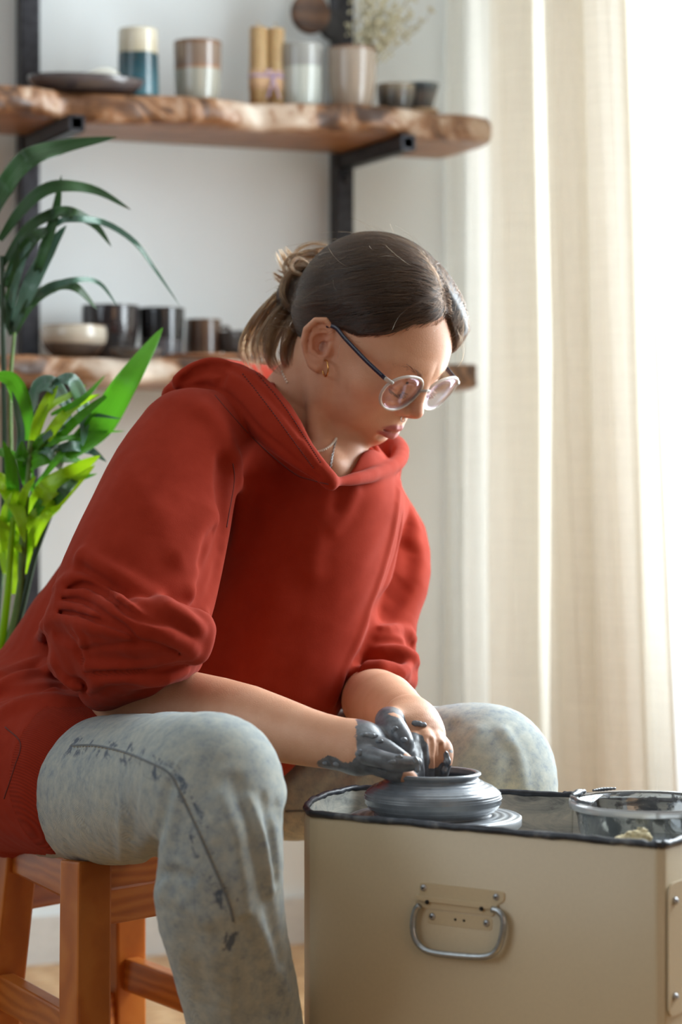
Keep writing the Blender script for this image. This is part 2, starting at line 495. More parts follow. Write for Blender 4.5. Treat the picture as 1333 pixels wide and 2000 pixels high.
# ---------------------------------------------------------------- ceramics
def glaze(name, bands, rough=.18, speck=0.0, speckcol=(.05, .05, .05), h=1.0, wob=.02, nscale=18, coat=.3):
    """bands: [(height fraction, colour)] upwards"""
    t = NT(name); c = t.n('ShaderNodeTexCoord'); sx = t.n('ShaderNodeSeparateXYZ'); t.l(c.outputs['Generated'], sx.inputs[0])
    n = t.noise(c.outputs['Object'], nscale, 4)
    z = t.math('ADD', sx.outputs[2], t.math('MULTIPLY', t.math('SUBTRACT', n, .5), wob * 4))
    stops = []
    for i, (p, col) in enumerate(bands):
        stops.append((p, col))
    col = t.ramp(z, stops)
    if speck:
        v = t.noise(c.outputs['Object'], 240, 2)
        col = t.mix(t.ramp(v, [(.62, (0, 0, 0)), (.66, (speck,) * 3)]), col, tuple(speckcol) + (1,))
    t.set(Base_Color=col, Roughness=rough, Coat_Weight=coat, Coat_Roughness=.08, Normal=t.bump(n, .15, .002))
    return t.m
def cup_profile(r0, r1, h, th=.004, foot=.08, belly=0.0, lip=.0015):
    """outer wall from foot to rim then inside down"""
    P = [(0, 0), (r0 * .75, 0), (r0 * .92, .0015)]
    for i in range(1, 15):
        u = i / 14; r = r0 + (r1 - r0) * u + belly * math.sin(math.pi * u)
        e = min(1, math.sqrt(max(0, 1 - (1 - min(u / foot, 1)) ** 2)) * .16 + .84) if foot > 0 else 1
        P.append((r * e, h * u))
    P += [(r1 - th * .15, h + lip), (r1 - th * .5, h + lip * 1.3), (r1 - th * .9, h + lip * .6)]
    for i in range(13, 0, -1):
        u = i / 14; r = r0 + (r1 - r0) * u + belly * math.sin(math.pi * u)
        P.append((max((r - th) * (1 if u > .15 else .9), .001), max(h * u, th)))
    P.append((0, th)); return P
def on_shelf(px, ybase, top=UT, Y=None):
    Y = Y or (top - HC) * FPX / (HY - ybase)
    p = at(px, ybase, Y); p[2] = top; return p, Y / FPX
def cup(name, px0, px1, ytop, ybase, prof, mat, label, cat='cup', top=UT, Y=None, group=None, wob=None):
    p, k = on_shelf((px0 + px1) / 2, ybase, top, Y)
    r = (px1 - px0) / 2 * k; h = (ybase - ytop) * k if Y is None else (HC + (HY - ytop) * k - top)
    P = [(a * r, b * h) for a, b in prof]
    o = MB().lathe(P, p, 48, wob).build(name, mat); return tag(o, label, cat, group), p, r, h
PC = lambda r0, r1, foot=.15, belly=0.0, th=.08: cup_profile(r0, r1, .985, th, foot, belly, .012)
PI = math.pi
cup('tall_vase', 228, 312, 58, 190, PC(.98, .90, .05, .0), glaze('teal_cream_glaze', [(.0, s2l(62, 110, 122)), (.50, s2l(30, 66, 76)), (.64, s2l(28, 62, 70)), (.665, s2l(186, 176, 152)), (.9, s2l(206, 198, 178))], .25, .5, (.12, .1, .07), wob=.03),
    'tall teal vase with speckled cream glaze around its rim', 'vase', Y=3.86)
cup('tumbler', 339, 433, 82, 203, PC(.90, 1.0, .22, .03), glaze('taupe_grey_glaze', [(0, s2l(150, 148, 136)), (.52, s2l(160, 158, 146)), (.55, s2l(150, 106, 76)), (.59, s2l(128, 108, 94)), (.9, s2l(134, 116, 102)), (.97, s2l(120, 88, 66))], .15),
    'two-tone handleless cup, brown band above pale grey, beside the teal vase')
cup('tumbler', 548, 632, 88, 213, PC(.88, 1.0, .25, .04), glaze('mist_glaze', [(0, s2l(178, 184, 176)), (.62, s2l(188, 192, 184)), (.65, s2l(150, 150, 146)), (.95, s2l(160, 160, 156))], .15),
    'pale grey cup with a darker upper band behind the beeswax candles')
tc, tp_, tr_, th_ = cup('tumbler', 640, 736, 95, 213, PC(.84, 1.0, .3, .05), glaze('sand_glaze', [(0, s2l(150, 134, 118)), (.5, s2l(156, 142, 128)), (.93, s2l(164, 150, 136)), (.98, s2l(120, 84, 58))], .2, .25),
    'large taupe cup holding the spray of dried flowers')
cup('small_cup', 737, 812, 166, 222, PC(.86, 1.0, .3, .06, .07), glaze('dark_mottled_glaze', [(0, s2l(88, 82, 76)), (.4, s2l(60, 58, 54)), (.7, s2l(104, 98, 90)), (.97, s2l(150, 140, 122))], .2, .6, (.3, .28, .24), wob=.06),
    'small round mottled dark grey cup at the right end of the upper shelf')
o_, p_, r_, h_ = cup('saucer', 792, 856, 214, 228, [(0, 0), (.9, 0), (1, .3), (1, .8), (.95, 1), (0, 1)], simple('cork_wood', s2l(168, 142, 112), .6, bump=.2), 'low round wooden saucer under the small dark tapered cup', 'saucer', Y=4.02)
k_ = 4.02 / FPX
sc_cup = cup_profile(.6, 1.0, .985, .07, .1, .02, .012)
p2 = p_.copy(); p2[2] = UT + h_
tag(MB().lathe([(a * 35 * k_, b * 50 * k_) for a, b in sc_cup], p2, 40).build('tapered_cup', glaze('slate_glaze', [(0, s2l(70, 72, 74)), (.5, s2l(96, 92, 88)), (.8, s2l(60, 66, 72)), (.97, s2l(90, 104, 110))], .15, .4, (.3, .3, .3))),
    'small dark tapered cup standing on a wooden saucer', 'cup')
# oval dark dish and the small shell-shaped spoon rest on it
p, k = on_shelf(171, 187, UT, 3.82)
dish = MB().lathe([(0, .001), (84 * k, .001), (100 * k, .006), (114 * k, .016), (119 * k, .024), (119 * k, .0275), (116 * k, .0275), (108 * k, .019), (92 * k, .008), (0, .006)], (0, 0, 0), 56)
dish.v = [tuple(p + WT * v[0] + WN * v[1] * .62 + Z3 * v[2]) for v in dish.v]
tag(dish.build('oval_dish', glaze('black_plum_glaze', [(0, s2l(30, 26, 28)), (.5, s2l(70, 62, 62)), (.8, s2l(92, 84, 84)), (1, s2l(50, 46, 50))], .16, wob=.08)), 'wide flat dark glazed dish at the left end of the upper shelf', 'dish')
sp = MB(); c0 = p + WT * 25 * k + Z3 * .024
for (du, r, zz) in ((0, .0, 0),):
    P = catmull([list(c0 - WT * .035 + Z3 * .0) + [.004], list(c0 - WT * .015 + Z3 * .008) + [.009], list(c0 + WT * .012 + Z3 * .012) + [.013], list(c0 + WT * .032 + Z3 * .006) + [.008], list(c0 + WT * .037 + Z3 * .003) + [.003]], 18)
    sp.tube(P[:, :3], P[:, 3], 14)
tag(sp.build('pottery_scoop', glaze('cream_glaze', [(0, s2l(196, 192, 180)), (1, s2l(214, 212, 202))], .2)), 'small cream glazed scoop lying in the dark dish', 'scoop')

# beeswax candles tied together
def wax():
    t = NT('honeycomb_beeswax'); c = t.n('ShaderNodeTexCoord'); m = t.n('ShaderNodeMapping'); t.l(c.outputs['Object'], m.inputs[0])
    v = t.n('ShaderNodeTexVoronoi'); v.feature = 'DISTANCE_TO_EDGE'; v.inputs['Scale'].default_value = 230; v.inputs['Randomness'].default_value = .25; t.l(m.outputs[0], v.inputs['Vector'])
    f = t.ramp(v.outputs['Distance'], [(.02, (0, 0, 0)), (.14, (1, 1, 1))])
    t.set(Base_Color=t.mix(f, s2l(196, 168, 122), s2l(158, 124, 80)), Roughness=.5, Normal=t.bump(f, -.7, .002), Subsurface_Weight=.1)
    return t.m
M_WAX = wax(); M_WICK = simple('wick', s2l(200, 180, 150), .9)
pc, kc = on_shelf(521, 210)
cr = 17.5 * kc
for i, (x, yt) in enumerate(((506, 56), (542, 56))):
    c = pc + WT * (x - 523) * kc; h = (210 - yt) * kc
    o = MB().lathe([(0, 0), (cr, 0), (cr, h * .5), (cr, h - .001), (cr * .9, h + .0008), (cr * .6, h - .001), (cr * .55, h + .0012), (cr * .3, h - .0008), (0, h)], c, 28).build('beeswax_candle', M_WAX)
    tag(o, ('left' if i == 0 else 'right') + ' one of two rolled beeswax candles tied together on the upper shelf', 'candle', 'tied pair of beeswax candles')
    MB().tube(catmull([c + Z3 * (h - .002), c + Z3 * (h + .006) + X3 * .001, c + Z3 * (h + .010) - X3 * .002], 8), .0012, 6).build('wick', M_WICK, o)
def band_around(c, half, r, z0, z1, th=.0008, n=40):
    pts = []
    for k in range(n):
        t = 2 * PI * k / n; pts.append(WT * (r * math.cos(t) + (half if math.cos(t) > 0 else -half)) + WN * r * math.sin(t))
    vs = []
    for z in (z0, z1):
        for q in pts: vs.append(c + q + Z3 * z)
    for z in (z1, z0):
        for q in pts: vs.append(c + q * (1 - .0 ) - (q / np.linalg.norm(q)) * th + Z3 * z)
    fs = []
    for a in range(4):
        b = (a + 1) % 4
        for k in range(n):
            l = (k + 1) % n; fs.append((a * n + k, a * n + l, b * n + l, b * n + k))
    return vs, fs
cc = pc + WT * 1 * kc
wrap = MB().add(*band_around(cc, 18 * kc, cr + .0012, 32 * kc, 72 * kc)).build('paper_band', simple('kraft_paper', s2l(196, 160, 124), .8))
tag(wrap, 'kraft paper band wrapped around the two beeswax candles', 'paper band')
rb = MB().add(*band_around(cc, 18 * kc, cr + .0022, 57 * kc, 61 * kc))
kn = cc + WN * (cr + .003) + WT * 4 * kc + Z3 * 58 * kc
for dx, dz, l in ((-14, 12, 1), (15, 9, 1)):
    rb.tube(catmull([kn, kn + WT * dx * .6 * kc + Z3 * dz * kc + WN * .003, kn + WT * dx * 1.1 * kc + Z3 * 2 * kc + WN * .003, kn], 16), .0011, 6)
for dx, off in ((-17, 0), (18, .001)):
    rb.tube(catmull([kn, kn + WT * dx * .35 * kc - Z3 * 24 * kc + WN * .003, kn + WT * dx * .75 * kc - Z3 * 44 * kc + WN * (.001 + off)], 14), .0013, 6)
tag(rb.build('ribbon', simple('lilac_ribbon', s2l(180, 160, 196), .6)), 'thin lilac ribbon tied in a bow around the beeswax candles', 'ribbon')

# dried flowers in the taupe cup
fl = empty('dried_flowers', tp_ + Z3 * .01, 'wispy pale dried flower spray standing in the taupe cup', 'dried flowers')
M_STEM = simple('dry_stem', s2l(176, 168, 132), .8); M_BUD = simple('dry_buds', s2l(206, 200, 172), .9)
rs = random.Random(9)
buds = MB()
for i in range(13):
    top = at(700 + rs.random() * 125, -30 + rs.random() * 85, 3.93 + rs.random() * .08)
    b = tp_ + Z3 * .012 + WT * (rs.random() - .5) * .02
    P = catmull([b, (b + top) / 2 + np.array([(rs.random() - .5) * .02, 0, .01]), top], 14)
    m = MB().tube(P, .0009, 5)
    for j in range(16):
        q = P[6 + j % 8] + (P[7] - P[6]) * rs.random()
        d = np.array([rs.random() - .4, rs.random() - .5, rs.random() * .6]); e = q + d * .035
        m.tube([q, (q + e) / 2 + Z3 * .002, e], .0003, 4)
        for w in range(3):
            c = e + np.array([rs.random() - .5, rs.random() - .5, rs.random() - .5]) * .010
            bmv = [(c + .0030 * np.array(v)) for v in ((1, 0, 0), (-1, 0, 0), (0, 1, 0), (0, -1, 0), (0, 0, 1), (0, 0, -1))]
            buds.add(bmv, [(0, 2, 4), (2, 1, 4), (1, 3, 4), (3, 0, 4), (2, 0, 5), (1, 2, 5), (3, 1, 5), (0, 3, 5)])
    m.build('stem', M_STEM, fl)
tag(buds.build('buds', M_BUD, fl), kind='stuff')
# round wooden boards hanging on the second post
def disc(name, px, py, Y, rpx, mat, label, cat, ax):
    c = at(px, py, Y); k = Y / FPX; r = rpx * k
    m = MB().lathe([(0, 0), (r * .9, 0), (r, .004), (r, .012), (r * .93, .016), (r * .8, .0145), (0, .0145)], (0, 0, 0), 44)
    t = np.array([-ax[1], ax[0], 0]); m.v = [tuple(c + t * v[0] + Z3 * v[1] + np.asarray(ax) * v[2]) for v in m.v]
    return tag(m.build(name, mat), label, cat)
M_DARKW = wood_mat('dark_walnut', [s2l(60, 38, 26), s2l(104, 70, 46), s2l(128, 92, 66)], (1, 1, 1), (0, 0, 0), .5, 9)
d1 = disc('round_wooden_board', 603, 28, 4.06, 40, M_DARKW, 'round brown wooden board hanging beside the steel post at the top', 'wooden board', WN)
MB().tube([at(603, -8, 4.06) + WN * .02, at(618, -60, 4.10) + WN * .02], .002, 6).build('hanging_cord', M_STEEL, d1)
d2 = disc('iron_pan', 648, 52, 4.115, 30, simple('black_iron', (.02, .018, .018), .5, .3), 'small black round pan hanging partly behind the steel post', 'pan', WN)
MB().box(at(648, 12, 4.115) + WN * .008, AX, (.007, .003, .045), .002).build('handle', M_STEEL, d2)

# lower shelf pottery
cup('bowl', 82, 206, 636, 698, cup_profile(.62, 1.0, .985, .06, .2, .20, .015), glaze('half_dipped_glaze', [(0, s2l(70, 62, 56)), (.40, s2l(80, 72, 66)), (.46, s2l(170, 158, 142)), (.95, s2l(186, 176, 160)), (1, s2l(120, 100, 80))], .25, wob=.05),
    'small beige bowl with a dark dipped base at the left of the lower shelf', 'bowl', LT, 3.83)
cup('plant_pot', 160, 272, 597, 690, cup_profile(.72, 1.0, .985, .05, .1, .10, .012), glaze('black_brown_glaze', [(0, s2l(56, 54, 54)), (.42, s2l(48, 46, 46)), (.5, s2l(40, 30, 30)), (1, s2l(44, 40, 42))], .12), 'large dark glazed pot behind the small beige bowl', 'pot', LT, 3.93)
cup('dark_cup', 270, 361, 602, 690, cup_profile(.86, 1.0, .985, .06, .1, .02, .012), glaze('black_grey_glaze', [(0, s2l(84, 84, 88)), (.38, s2l(76, 76, 80)), (.44, s2l(26, 26, 28)), (1, s2l(30, 30, 33))], .1), 'straight dark cup with a grey lower half on the lower shelf', 'cup', LT, 3.97)
mo, mp_, mr, mh = cup('brown_mug', 361, 434, 624, 686, PC(.95, .95, .1, .03), glaze('brown_mug_glaze', [(0, s2l(92, 70, 54)), (.5, s2l(74, 54, 44)), (1, s2l(96, 74, 58))], .2), 'brown mug with a handle on the lower shelf', 'mug', LT, 4.03)
hb = mp_ + WT * (mr - .003) + Z3 * mh * .5
MB().tube(catmull([hb + Z3 * mh * .3, hb + WT * .016 + Z3 * mh * .32, hb + WT * .021, hb + WT * .014 - Z3 * mh * .28, hb - Z3 * mh * .3], 18), .0035, 10).build('handle', simple('brown_handle', s2l(60, 46, 38), .2), mo)
cup('small_dish', 214, 319, 681, 698, [(0, 0), (.7, 0), (.85, .2), (1, .9), (1, 1), (.96, 1), (.8, .35), (0, .25)], glaze('dark_dish_glaze', [(0, s2l(54, 50, 50)), (1, s2l(96, 92, 90))], .2), 'shallow dark dish at the shelf edge in front of the dark pots', 'dish', LT, 3.80)
def plate(px0, px1, z, mat, label, Y):
    k = Y / FPX; p = at((px0 + px1) / 2, 700, Y); p[2] = z; r = (px1 - px0) / 2 * k
    return tag(MB().lathe([(0, 0), (r * .6, 0), (r * .95, .005), (r, .0075), (r * .99, .009), (r * .92, .0075), (r * .6, .004), (0, .004)], p, 48).build('plate', mat), label, 'plate')
plate(322, 470, LT + .0005, glaze('cinnamon_glaze', [(0, s2l(140, 96, 66)), (1, s2l(176, 128, 96))], .15), 'flat cinnamon brown plate on the lower shelf below the brown mug', 3.90)
cup('dark_bowl', 430, 520, 648, 684, cup_profile(.7, 1.0, .985, .06, .2, .1, .015), glaze('grey_black_glaze', [(0, s2l(66, 62, 60)), (1, s2l(92, 86, 82))], .2), 'dark grey bowl half hidden behind the woman\'s ponytail', 'bowl', LT, 4.03)

# ---------------------------------------------------------------- stool
M_OAK = wood_mat('honey_oak', [s2l(164, 86, 26), s2l(186, 104, 36), s2l(202, 124, 52)], (1.2, 1.2, 1.2), (PI / 2, 0, 0), .35, 7, .12)
M_OAKH = wood_mat('honey_oak_rail', [s2l(156, 80, 24), s2l(180, 98, 34), s2l(198, 118, 48)], (1, 1, 5), (0, 0, 0), .35, 5, .12)
stool = empty('stool', (-.30, 2.74, 0), 'honey coloured wooden stool with four splayed square legs under the woman', 'stool')
SZ = .440
def leg_box(a, b, wx, wy, ax, name='leg', mat=None):
    a = np.asarray(a, float); b = np.asarray(b, float); z = b - a; L = np.linalg.norm(z); z /= L
    x = ax - z * (ax @ z); x /= np.linalg.norm(x); y = np.cross(z, x)
    return MB().box((a + b) / 2, (x, y, z), (wx, wy, L / 2), .003).build(name, mat or M_OAK, stool, smooth=False)
sa = np.array([.80, .60, 0]); sb = np.array([-.60, .80, 0])     # stool axes
corners = {}
def P2(px, z, Y): return np.array([(px - CX) * Y / FPX, Y, z])
tops = {'a': P2(168, SZ - .03, 2.57), 'b': P2(34, SZ - .03, 2.79), 'c': P2(240, SZ - .03, 2.92), 'e': P2(440, SZ - .03, 2.72)}
bots = {'a': P2(162, 0, 2.53), 'b': P2(-40, 0, 2.80), 'c': P2(242, 0, 2.98), 'e': P2(480, 0, 2.72)}
for k in 'abce': leg_box(bots[k], tops[k], .0205, .0205, sa)
def rail(k1, k2, z, h=.02, name='stretcher'):
    f = lambda k: bots[k] + (tops[k] - bots[k]) * z / (SZ - .03)
    a, b = f(k1), f(k2); d = (b - a) / np.linalg.norm(b - a); n = np.cross([0, 0, 1.], d)
    return MB().box((a + b) / 2, (d, n, Z3), (np.linalg.norm(b - a) / 2 - .018, .010, h), .003).build(name, M_OAKH, stool, smooth=False)
for (u, v) in (('a', 'b'), ('a', 'e'), ('c', 'e'), ('b', 'c')): rail(u, v, SZ - .055, .022, 'apron')
rail('a', 'e', .359, .020); rail('b', 'c', .335, .020); rail('c', 'e', .214, .020); rail('a', 'b', .226, .020); rail('b', 'c', .172, .020)
cse = (tops['a'] + tops['b'] + tops['c'] + tops['e']) / 4
MB().box((cse[0], cse[1], SZ - .013), (sa, sb, Z3), (.112, .120, .016), .008).build('seat', M_OAKH, stool, smooth=False)
# ---------------------------------------------------------------- potter's wheel
M_CREAM = simple('cream_powder_coat', s2l(208, 192, 160), .38, 0, .03, 300, var=.02)
def clay_paint():
    t = NT('rim_with_dried_slip'); v = t.coord(); n = t.noise(v, 60, 4); n2 = t.noise(v, 14, 3)
    f = t.math('MULTIPLY', n, n2)
    t.set(Base_Color=t.ramp(f, [(.2, s2l(34, 40, 50)), (.3, s2l(56, 62, 72)), (.42, s2l(120, 124, 128))]), Roughness=.42, Normal=t.bump(n, .5, .002)); return t.m
def tray_mat():
    t = NT('tray_smeared_with_slip'); v = t.coord('Object', (1, 1, 2.5)); n = t.noise(v, 22, 6, .65, 1.0); n2 = t.noise(v, 90, 3)
    t.set(Base_Color=t.ramp(n, [(.3, s2l(104, 108, 108)), (.46, s2l(160, 162, 156)), (.62, s2l(190, 188, 176)), (.75, s2l(206, 200, 184))]), Roughness=.5, Normal=t.bump(n2, .2, .002)); return t.m
def wet_clay(name='wet_grey_clay', k=1.0):
    t = NT(name); v = t.coord(); n = t.noise(v, 40, 4)
    t.set(Base_Color=t.ramp(n, [(.3, tuple(x * k for x in s2l(112, 120, 130)[:3])), (.7, tuple(x * k for x in s2l(136, 144, 152)[:3]))]), Roughness=.26, Coat_Weight=.35, Coat_Roughness=.12, Normal=t.bump(t.noise(v, 160, 3), .12, .001)); return t.m
M_RIM, M_TRAY, M_CLAY = clay_paint(), tray_mat(), wet_clay()
RZ = HC - .337                              # rim height
def onz(px, py, z=RZ):
    Y = (HC - z) * FPX / (py - HY); return np.array([(px - CX) * Y / FPX, Y])
A = onz(606, 1590); B = onz(1297, 1652); u = (B - A) / np.linalg.norm(B - A); v = np.array([-u[1], u[0]])
def uv(a, b): return A + u * a + v * b
LN = np.linalg.norm(B - A)
# outline: near side, right corner, far side beyond the frame, rounded narrow left end
ctl = [A, uv(.10, -.001), uv(.2, -.001), uv(.3, -.0005), uv(LN - .02, 0), uv(LN - .004, .003), B + v * .02 + u * .0, uv(LN + .001, .12), uv(LN + .001, .22), uv(LN - .01, .295), uv(LN - .04, .31)]
f0, f1 = onz(1114, 1552), onz(720, 1538)
ctl += [f0 + (f0 - f1) * .03, f0, (f0 + f1) / 2, f1, onz(655, 1546), onz(612, 1560), onz(596, 1574), onz(597, 1583)]
C2 = catmull(np.vstack([ctl, ctl[:1]]), 150)[:-1]
cen2 = C2.mean(0)
def ring(off):      # inward offset
    T = np.roll(C2, -1, 0) - np.roll(C2, 1, 0); T /= np.linalg.norm(T, axis=1)[:, None]
    N = np.stack([-T[:, 1], T[:, 0]], 1); sgn = np.sign(((cen2 - C2) * N).sum(1).mean())
    return C2 + N * off * sgn
wheel = empty('potters_wheel', (cen2[0], cen2[1], 0), 'cream metal potter\'s wheel cabinet with a dark clay-stained rim', 'potter\'s wheel')
def strip(rings, closed_bottom=False):
    n = len(C2); vs = []; fs = []
    for R, z in rings: vs += [(p[0], p[1], z) for p in R]
    for i in range(len(rings) - 1):
        for k in range(n):
            l = (k + 1) % n; fs.append((i * n + k, i * n + l, (i + 1) * n + l, (i + 1) * n + k))
    if closed_bottom: fs.append(tuple(range((len(rings) - 1) * n, len(rings) * n)))
    return MB().add(vs, fs)
WB = .04
strip([(ring(.0035), RZ - .002), (ring(.0), RZ - .006), (ring(0), RZ - .2), (ring(0), WB + .004), (ring(.004), WB), (ring(.02), WB)], True).build('cabinet', M_CREAM, wheel, auto=.9)
tubev = np.c_[ring(.002), np.full(len(C2), RZ)]
wob = [tubev[i] + np.array([0, 0, .0004 * math.sin(i * .9) + .0003 * math.sin(i * 2.3)]) for i in range(len(C2))]
MB().tube(wob, [.0034 + .0003 * math.sin(i * 1.3) + .0003 * math.sin(i * 3.1) for i in range(len(C2))], 10, closed=True).build('rim', M_RIM, wheel)
strip([(ring(.004), RZ - .001), (ring(.006), RZ - .02), (ring(.008), RZ - .040), (ring(.016), RZ - .047), (ring(.03), RZ - .048), (ring(.06), RZ - .0482)], True).build('splash_tray', M_TRAY, wheel)
for (a, b) in ((.05, .04), (.35, .04), (.05, .22), (.36, .27)):
    q = uv(a, b); MB().lathe([(0, 0), (.016, 0), (.019, .006), (.014, .042), (0, .042)], (q[0], q[1], 0), 20).build('foot', simple('black_rubber', (.02, .02, .02), .7), wheel)
# wheel head and pot
WC = at(851, 1592, 2.44); WC[2] = HC - .3437
def head_mat():
    t = NT('wheel_head_with_slip_rings'); c = t.n('ShaderNodeTexCoord'); m = t.n('ShaderNodeMapping'); t.l(c.outputs['Object'], m.inputs[0])
    m.inputs['Location'].default_value = (-(WC[0] - cen2[0]), -(WC[1] - cen2[1]), 0)
    w = t.n('ShaderNodeTexWave'); w.wave_type = 'RINGS'; w.rings_direction = 'Z'; w.inputs['Scale'].default_value = 38; w.inputs['Distortion'].default_value = 1.2; w.inputs['Detail'].default_value = 2
    t.l(m.outputs[0], w.inputs[0])
    t.set(Base_Color=t.ramp(w.outputs['Fac'], [(.2, s2l(128, 134, 142)), (.8, s2l(186, 190, 194))]), Roughness=.3, Metallic=.25, Coat_Weight=.3, Normal=t.bump(w.outputs['Fac'], .4, .002)); return t.m
MB().lathe([(0, -.012), (.084, -.012), (.0875, -.009), (.0875, -.001), (.086, .0), (.07, .0003), (0, .0003)], WC, 72).build('wheel_head', head_mat(), wheel)
MB().lathe([(0, -.05), (.02, -.05), (.02, -.012), (0, -.012)], WC, 24).build('shaft', simple('steel_shaft', (.3, .3, .3), .4, 1), wheel)
PCN = at(846, 1600, 2.44); PCN[2] = WC[2] + .0003
prof = [(0, 0), (.054, 0), (.0585, .0015), (.062, .0045), (.0640, .0062), (.0668, .0085), (.0690, .0135), (.0697, .0180), (.0690, .0215), (.0668, .0250), (.0630, .0280), (.0585, .0305), (.0540, .0325), (.0500, .0345), (.0474, .0362), (.0465, .0380), (.0470, .0395),
        (.0488, .0410), (.0490, .0425), (.0478, .0438), (.0455, .0440), (.0435, .0430), (.0428, .0400), (.0440, .0370), (.0480, .0340), (.0560, .0300), (.0630, .0240), (.0645, .0180), (.0620, .0100), (.055, .006), (0, .0055)]
pf = catmull(prof, 150); pf = [(max(0, r + .00035 * math.sin(z * 2600) * (1 if i < 80 else 0) + .00025 * math.sin(z * 1100 + 1)), z) for i, (r, z) in enumerate(pf)]; pf[0] = (0, 0); pf[-1] = (0, .0055)
pot = MB().lathe(pf, PCN, 96, lambda t, z: .0035 * math.sin(t + z * 150) ).build('clay_pot', M_CLAY)
tag(pot, 'wet grey clay pot with a narrow neck being thrown on the wheel', 'clay pot')
# handle assembly on the near side
FN = np.array([-v[0], -v[1], 0]); FU = np.array([u[0], u[1], 0])
def face_pt(px, py, off=0.0):
    k = (px - CX) / FPX; base = np.array([A[0], A[1], 0]) + FN * (off + .0)
    # intersect sight column with the near face
    s = (k * base[1] - base[0]) / (FU[0] - k * FU[1]); p = base + FU * s
    p[2] = HC - (py - HY) * p[1] / FPX; return p
def plate_poly(name, pts, th, mat, parent, off=0.0, n=FN):
    P = [face_pt(x, y, off) for x, y in pts]; m = len(P)
    vs = P + [p + n * th * .75 for p in P]; c = sum(P) / m
    ins = [p + n * th + (c - p) / np.linalg.norm(c - p) * .0007 for p in P]; vs += ins
    fs = [tuple(range(2 * m, 3 * m))]
    for a in (0, m):
        for k in range(m): l = (k + 1) % m; fs.append((a + k, a + l, a + m + l, a + m + k))
    return MB().add(vs, fs).build(name, mat, parent, smooth=False)
def rrect(corners, r=8, n=5):
    out = []; m = len(corners); C = [np.array(c, float) for c in corners]
    for i in range(m):
        p, a, b = C[i], C[i - 1], C[(i + 1) % m]
        d1 = (a - p) / np.linalg.norm(a - p); d2 = (b - p) / np.linalg.norm(b - p)
        rr = min(r, np.linalg.norm(a - p) * .45, np.linalg.norm(b - p) * .45)
        for k in range(n):
            t = k / (n - 1); q = (1 - t) ** 2 * (p + d1 * rr) + 2 * t * (1 - t) * p + t * t * (p + d2 * rr); out.append(tuple(q))
    return out
M_SCREW = simple('zinc_screw', (.45, .46, .48), .35, .9, var=.2); M_HOLE = simple('dark_hole', (.015, .012, .01), .9)
hd = plate_poly('handle_plate', rrect([(822, 1722), (988, 1741), (988, 1760), (968, 1770), (968, 1790), (945, 1786), (826, 1772), (812, 1763), (822, 1745)], 7), .0022, M_CREAM, wheel)
hp = plate_poly('lower_handle_plate', rrect([(838, 1776), (964, 1792), (963, 1818), (836, 1803)], 7), .0014, M_CREAM, wheel)
plate_poly('hinge_fold', rrect([(815, 1747), (978, 1768), (970, 1776), (818, 1757)], 3), .004, M_CREAM, hd)
def screw(px, py, parent, r=7, off=.002, hole=False):
    c = face_pt(px, py, off); k = c[1] / FPX; r = r * k
    m = MB().lathe([(0, .0018), (r * .35, .0018), (r * .75, .0014), (r, .0004), (r, 0), (0, 0)] if not hole else [(0, .0004), (r, .0004), (r, 0), (0, 0)], (0, 0, 0), 18)
    m.v = [tuple(c + FU * a[0] + Z3 * a[1] + FN * a[2]) for a in m.v]
    o = m.build('hole' if hole else 'screw', M_HOLE if hole else M_SCREW, parent)
    if not hole:
        m = MB().lathe([(0, .0021), (r * .3, .0021), (r * .3, .0015), (0, .0015)], (0, 0, 0), 6); m.v = [tuple(c + FU * a[0] + Z3 * a[1] + FN * a[2]) for a in m.v]
        m.build('socket', M_HOLE, o)
for x, y in ((828, 1734), (970, 1752)): screw(x, y, hd)
for x, y in ((845, 1790), (951, 1803)): screw(x, y, hp, 7, .0014)
for x, y in ((835, 1762), (941, 1775)): screw(x, y, hd, 4.5, .0041, True)
for x, y in ((890, 1796), (907, 1798)): screw(x, y, hp, 2.5, .0015, True)
screw(902, 1866, wheel, 13, .0002, True)
hpts = [(820, 1768), (811, 1780), (807, 1805), (811, 1832), (826, 1852), (850, 1861), (902, 1867), (950, 1868), (971, 1855), (982, 1825), (984, 1796), (976, 1781), (962, 1776)]
P = np.array([face_pt(x, y, .006 + .003 * math.sin(i / 12 * PI)) for i, (x, y) in enumerate(hpts)])
MB().tube(catmull(P, 60), .0032, 12).build('carry_handle', simple('galvanised_steel', (.42, .44, .45), .33, .95, .1, 150, var=.15), wheel)
# side plate on the right end
SN = FU; SU = np.array([v[0], v[1], 0])
def side_pt(s, z, off=0): p = np.array([B[0], B[1], 0]) + SU * s + SN * (off + .001); p[2] = z; return p
m = MB(); zc = HC - (1855 - HY) * 2.21 / FPX
rr = rrect([(.006, zc + .062), (.14, zc + .062), (.14, zc - .060), (.006, zc - .060)], .012)
P = [side_pt(a, b) for a, b in rr]; n_ = len(P)
sp_ = MB().add(P + [p + SN * .0018 for p in P], [tuple(range(n_, 2 * n_))] + [(k, (k + 1) % n_, n_ + (k + 1) % n_, n_ + k) for k in range(n_)]).build('side_plate', M_CREAM, wheel, smooth=False)
for zz in (zc + .045, zc - .043):
    m = MB().lathe([(0, .0035), (.002, .0033), (.0035, .002), (.004, 0), (0, 0)], (0, 0, 0), 18); c = side_pt(.018, zz, .0018)
    m.v = [tuple(c + SU * a[0] + Z3 * a[1] + SN * a[2]) for a in m.v]; m.build('rivet', M_SCREW, sp_)
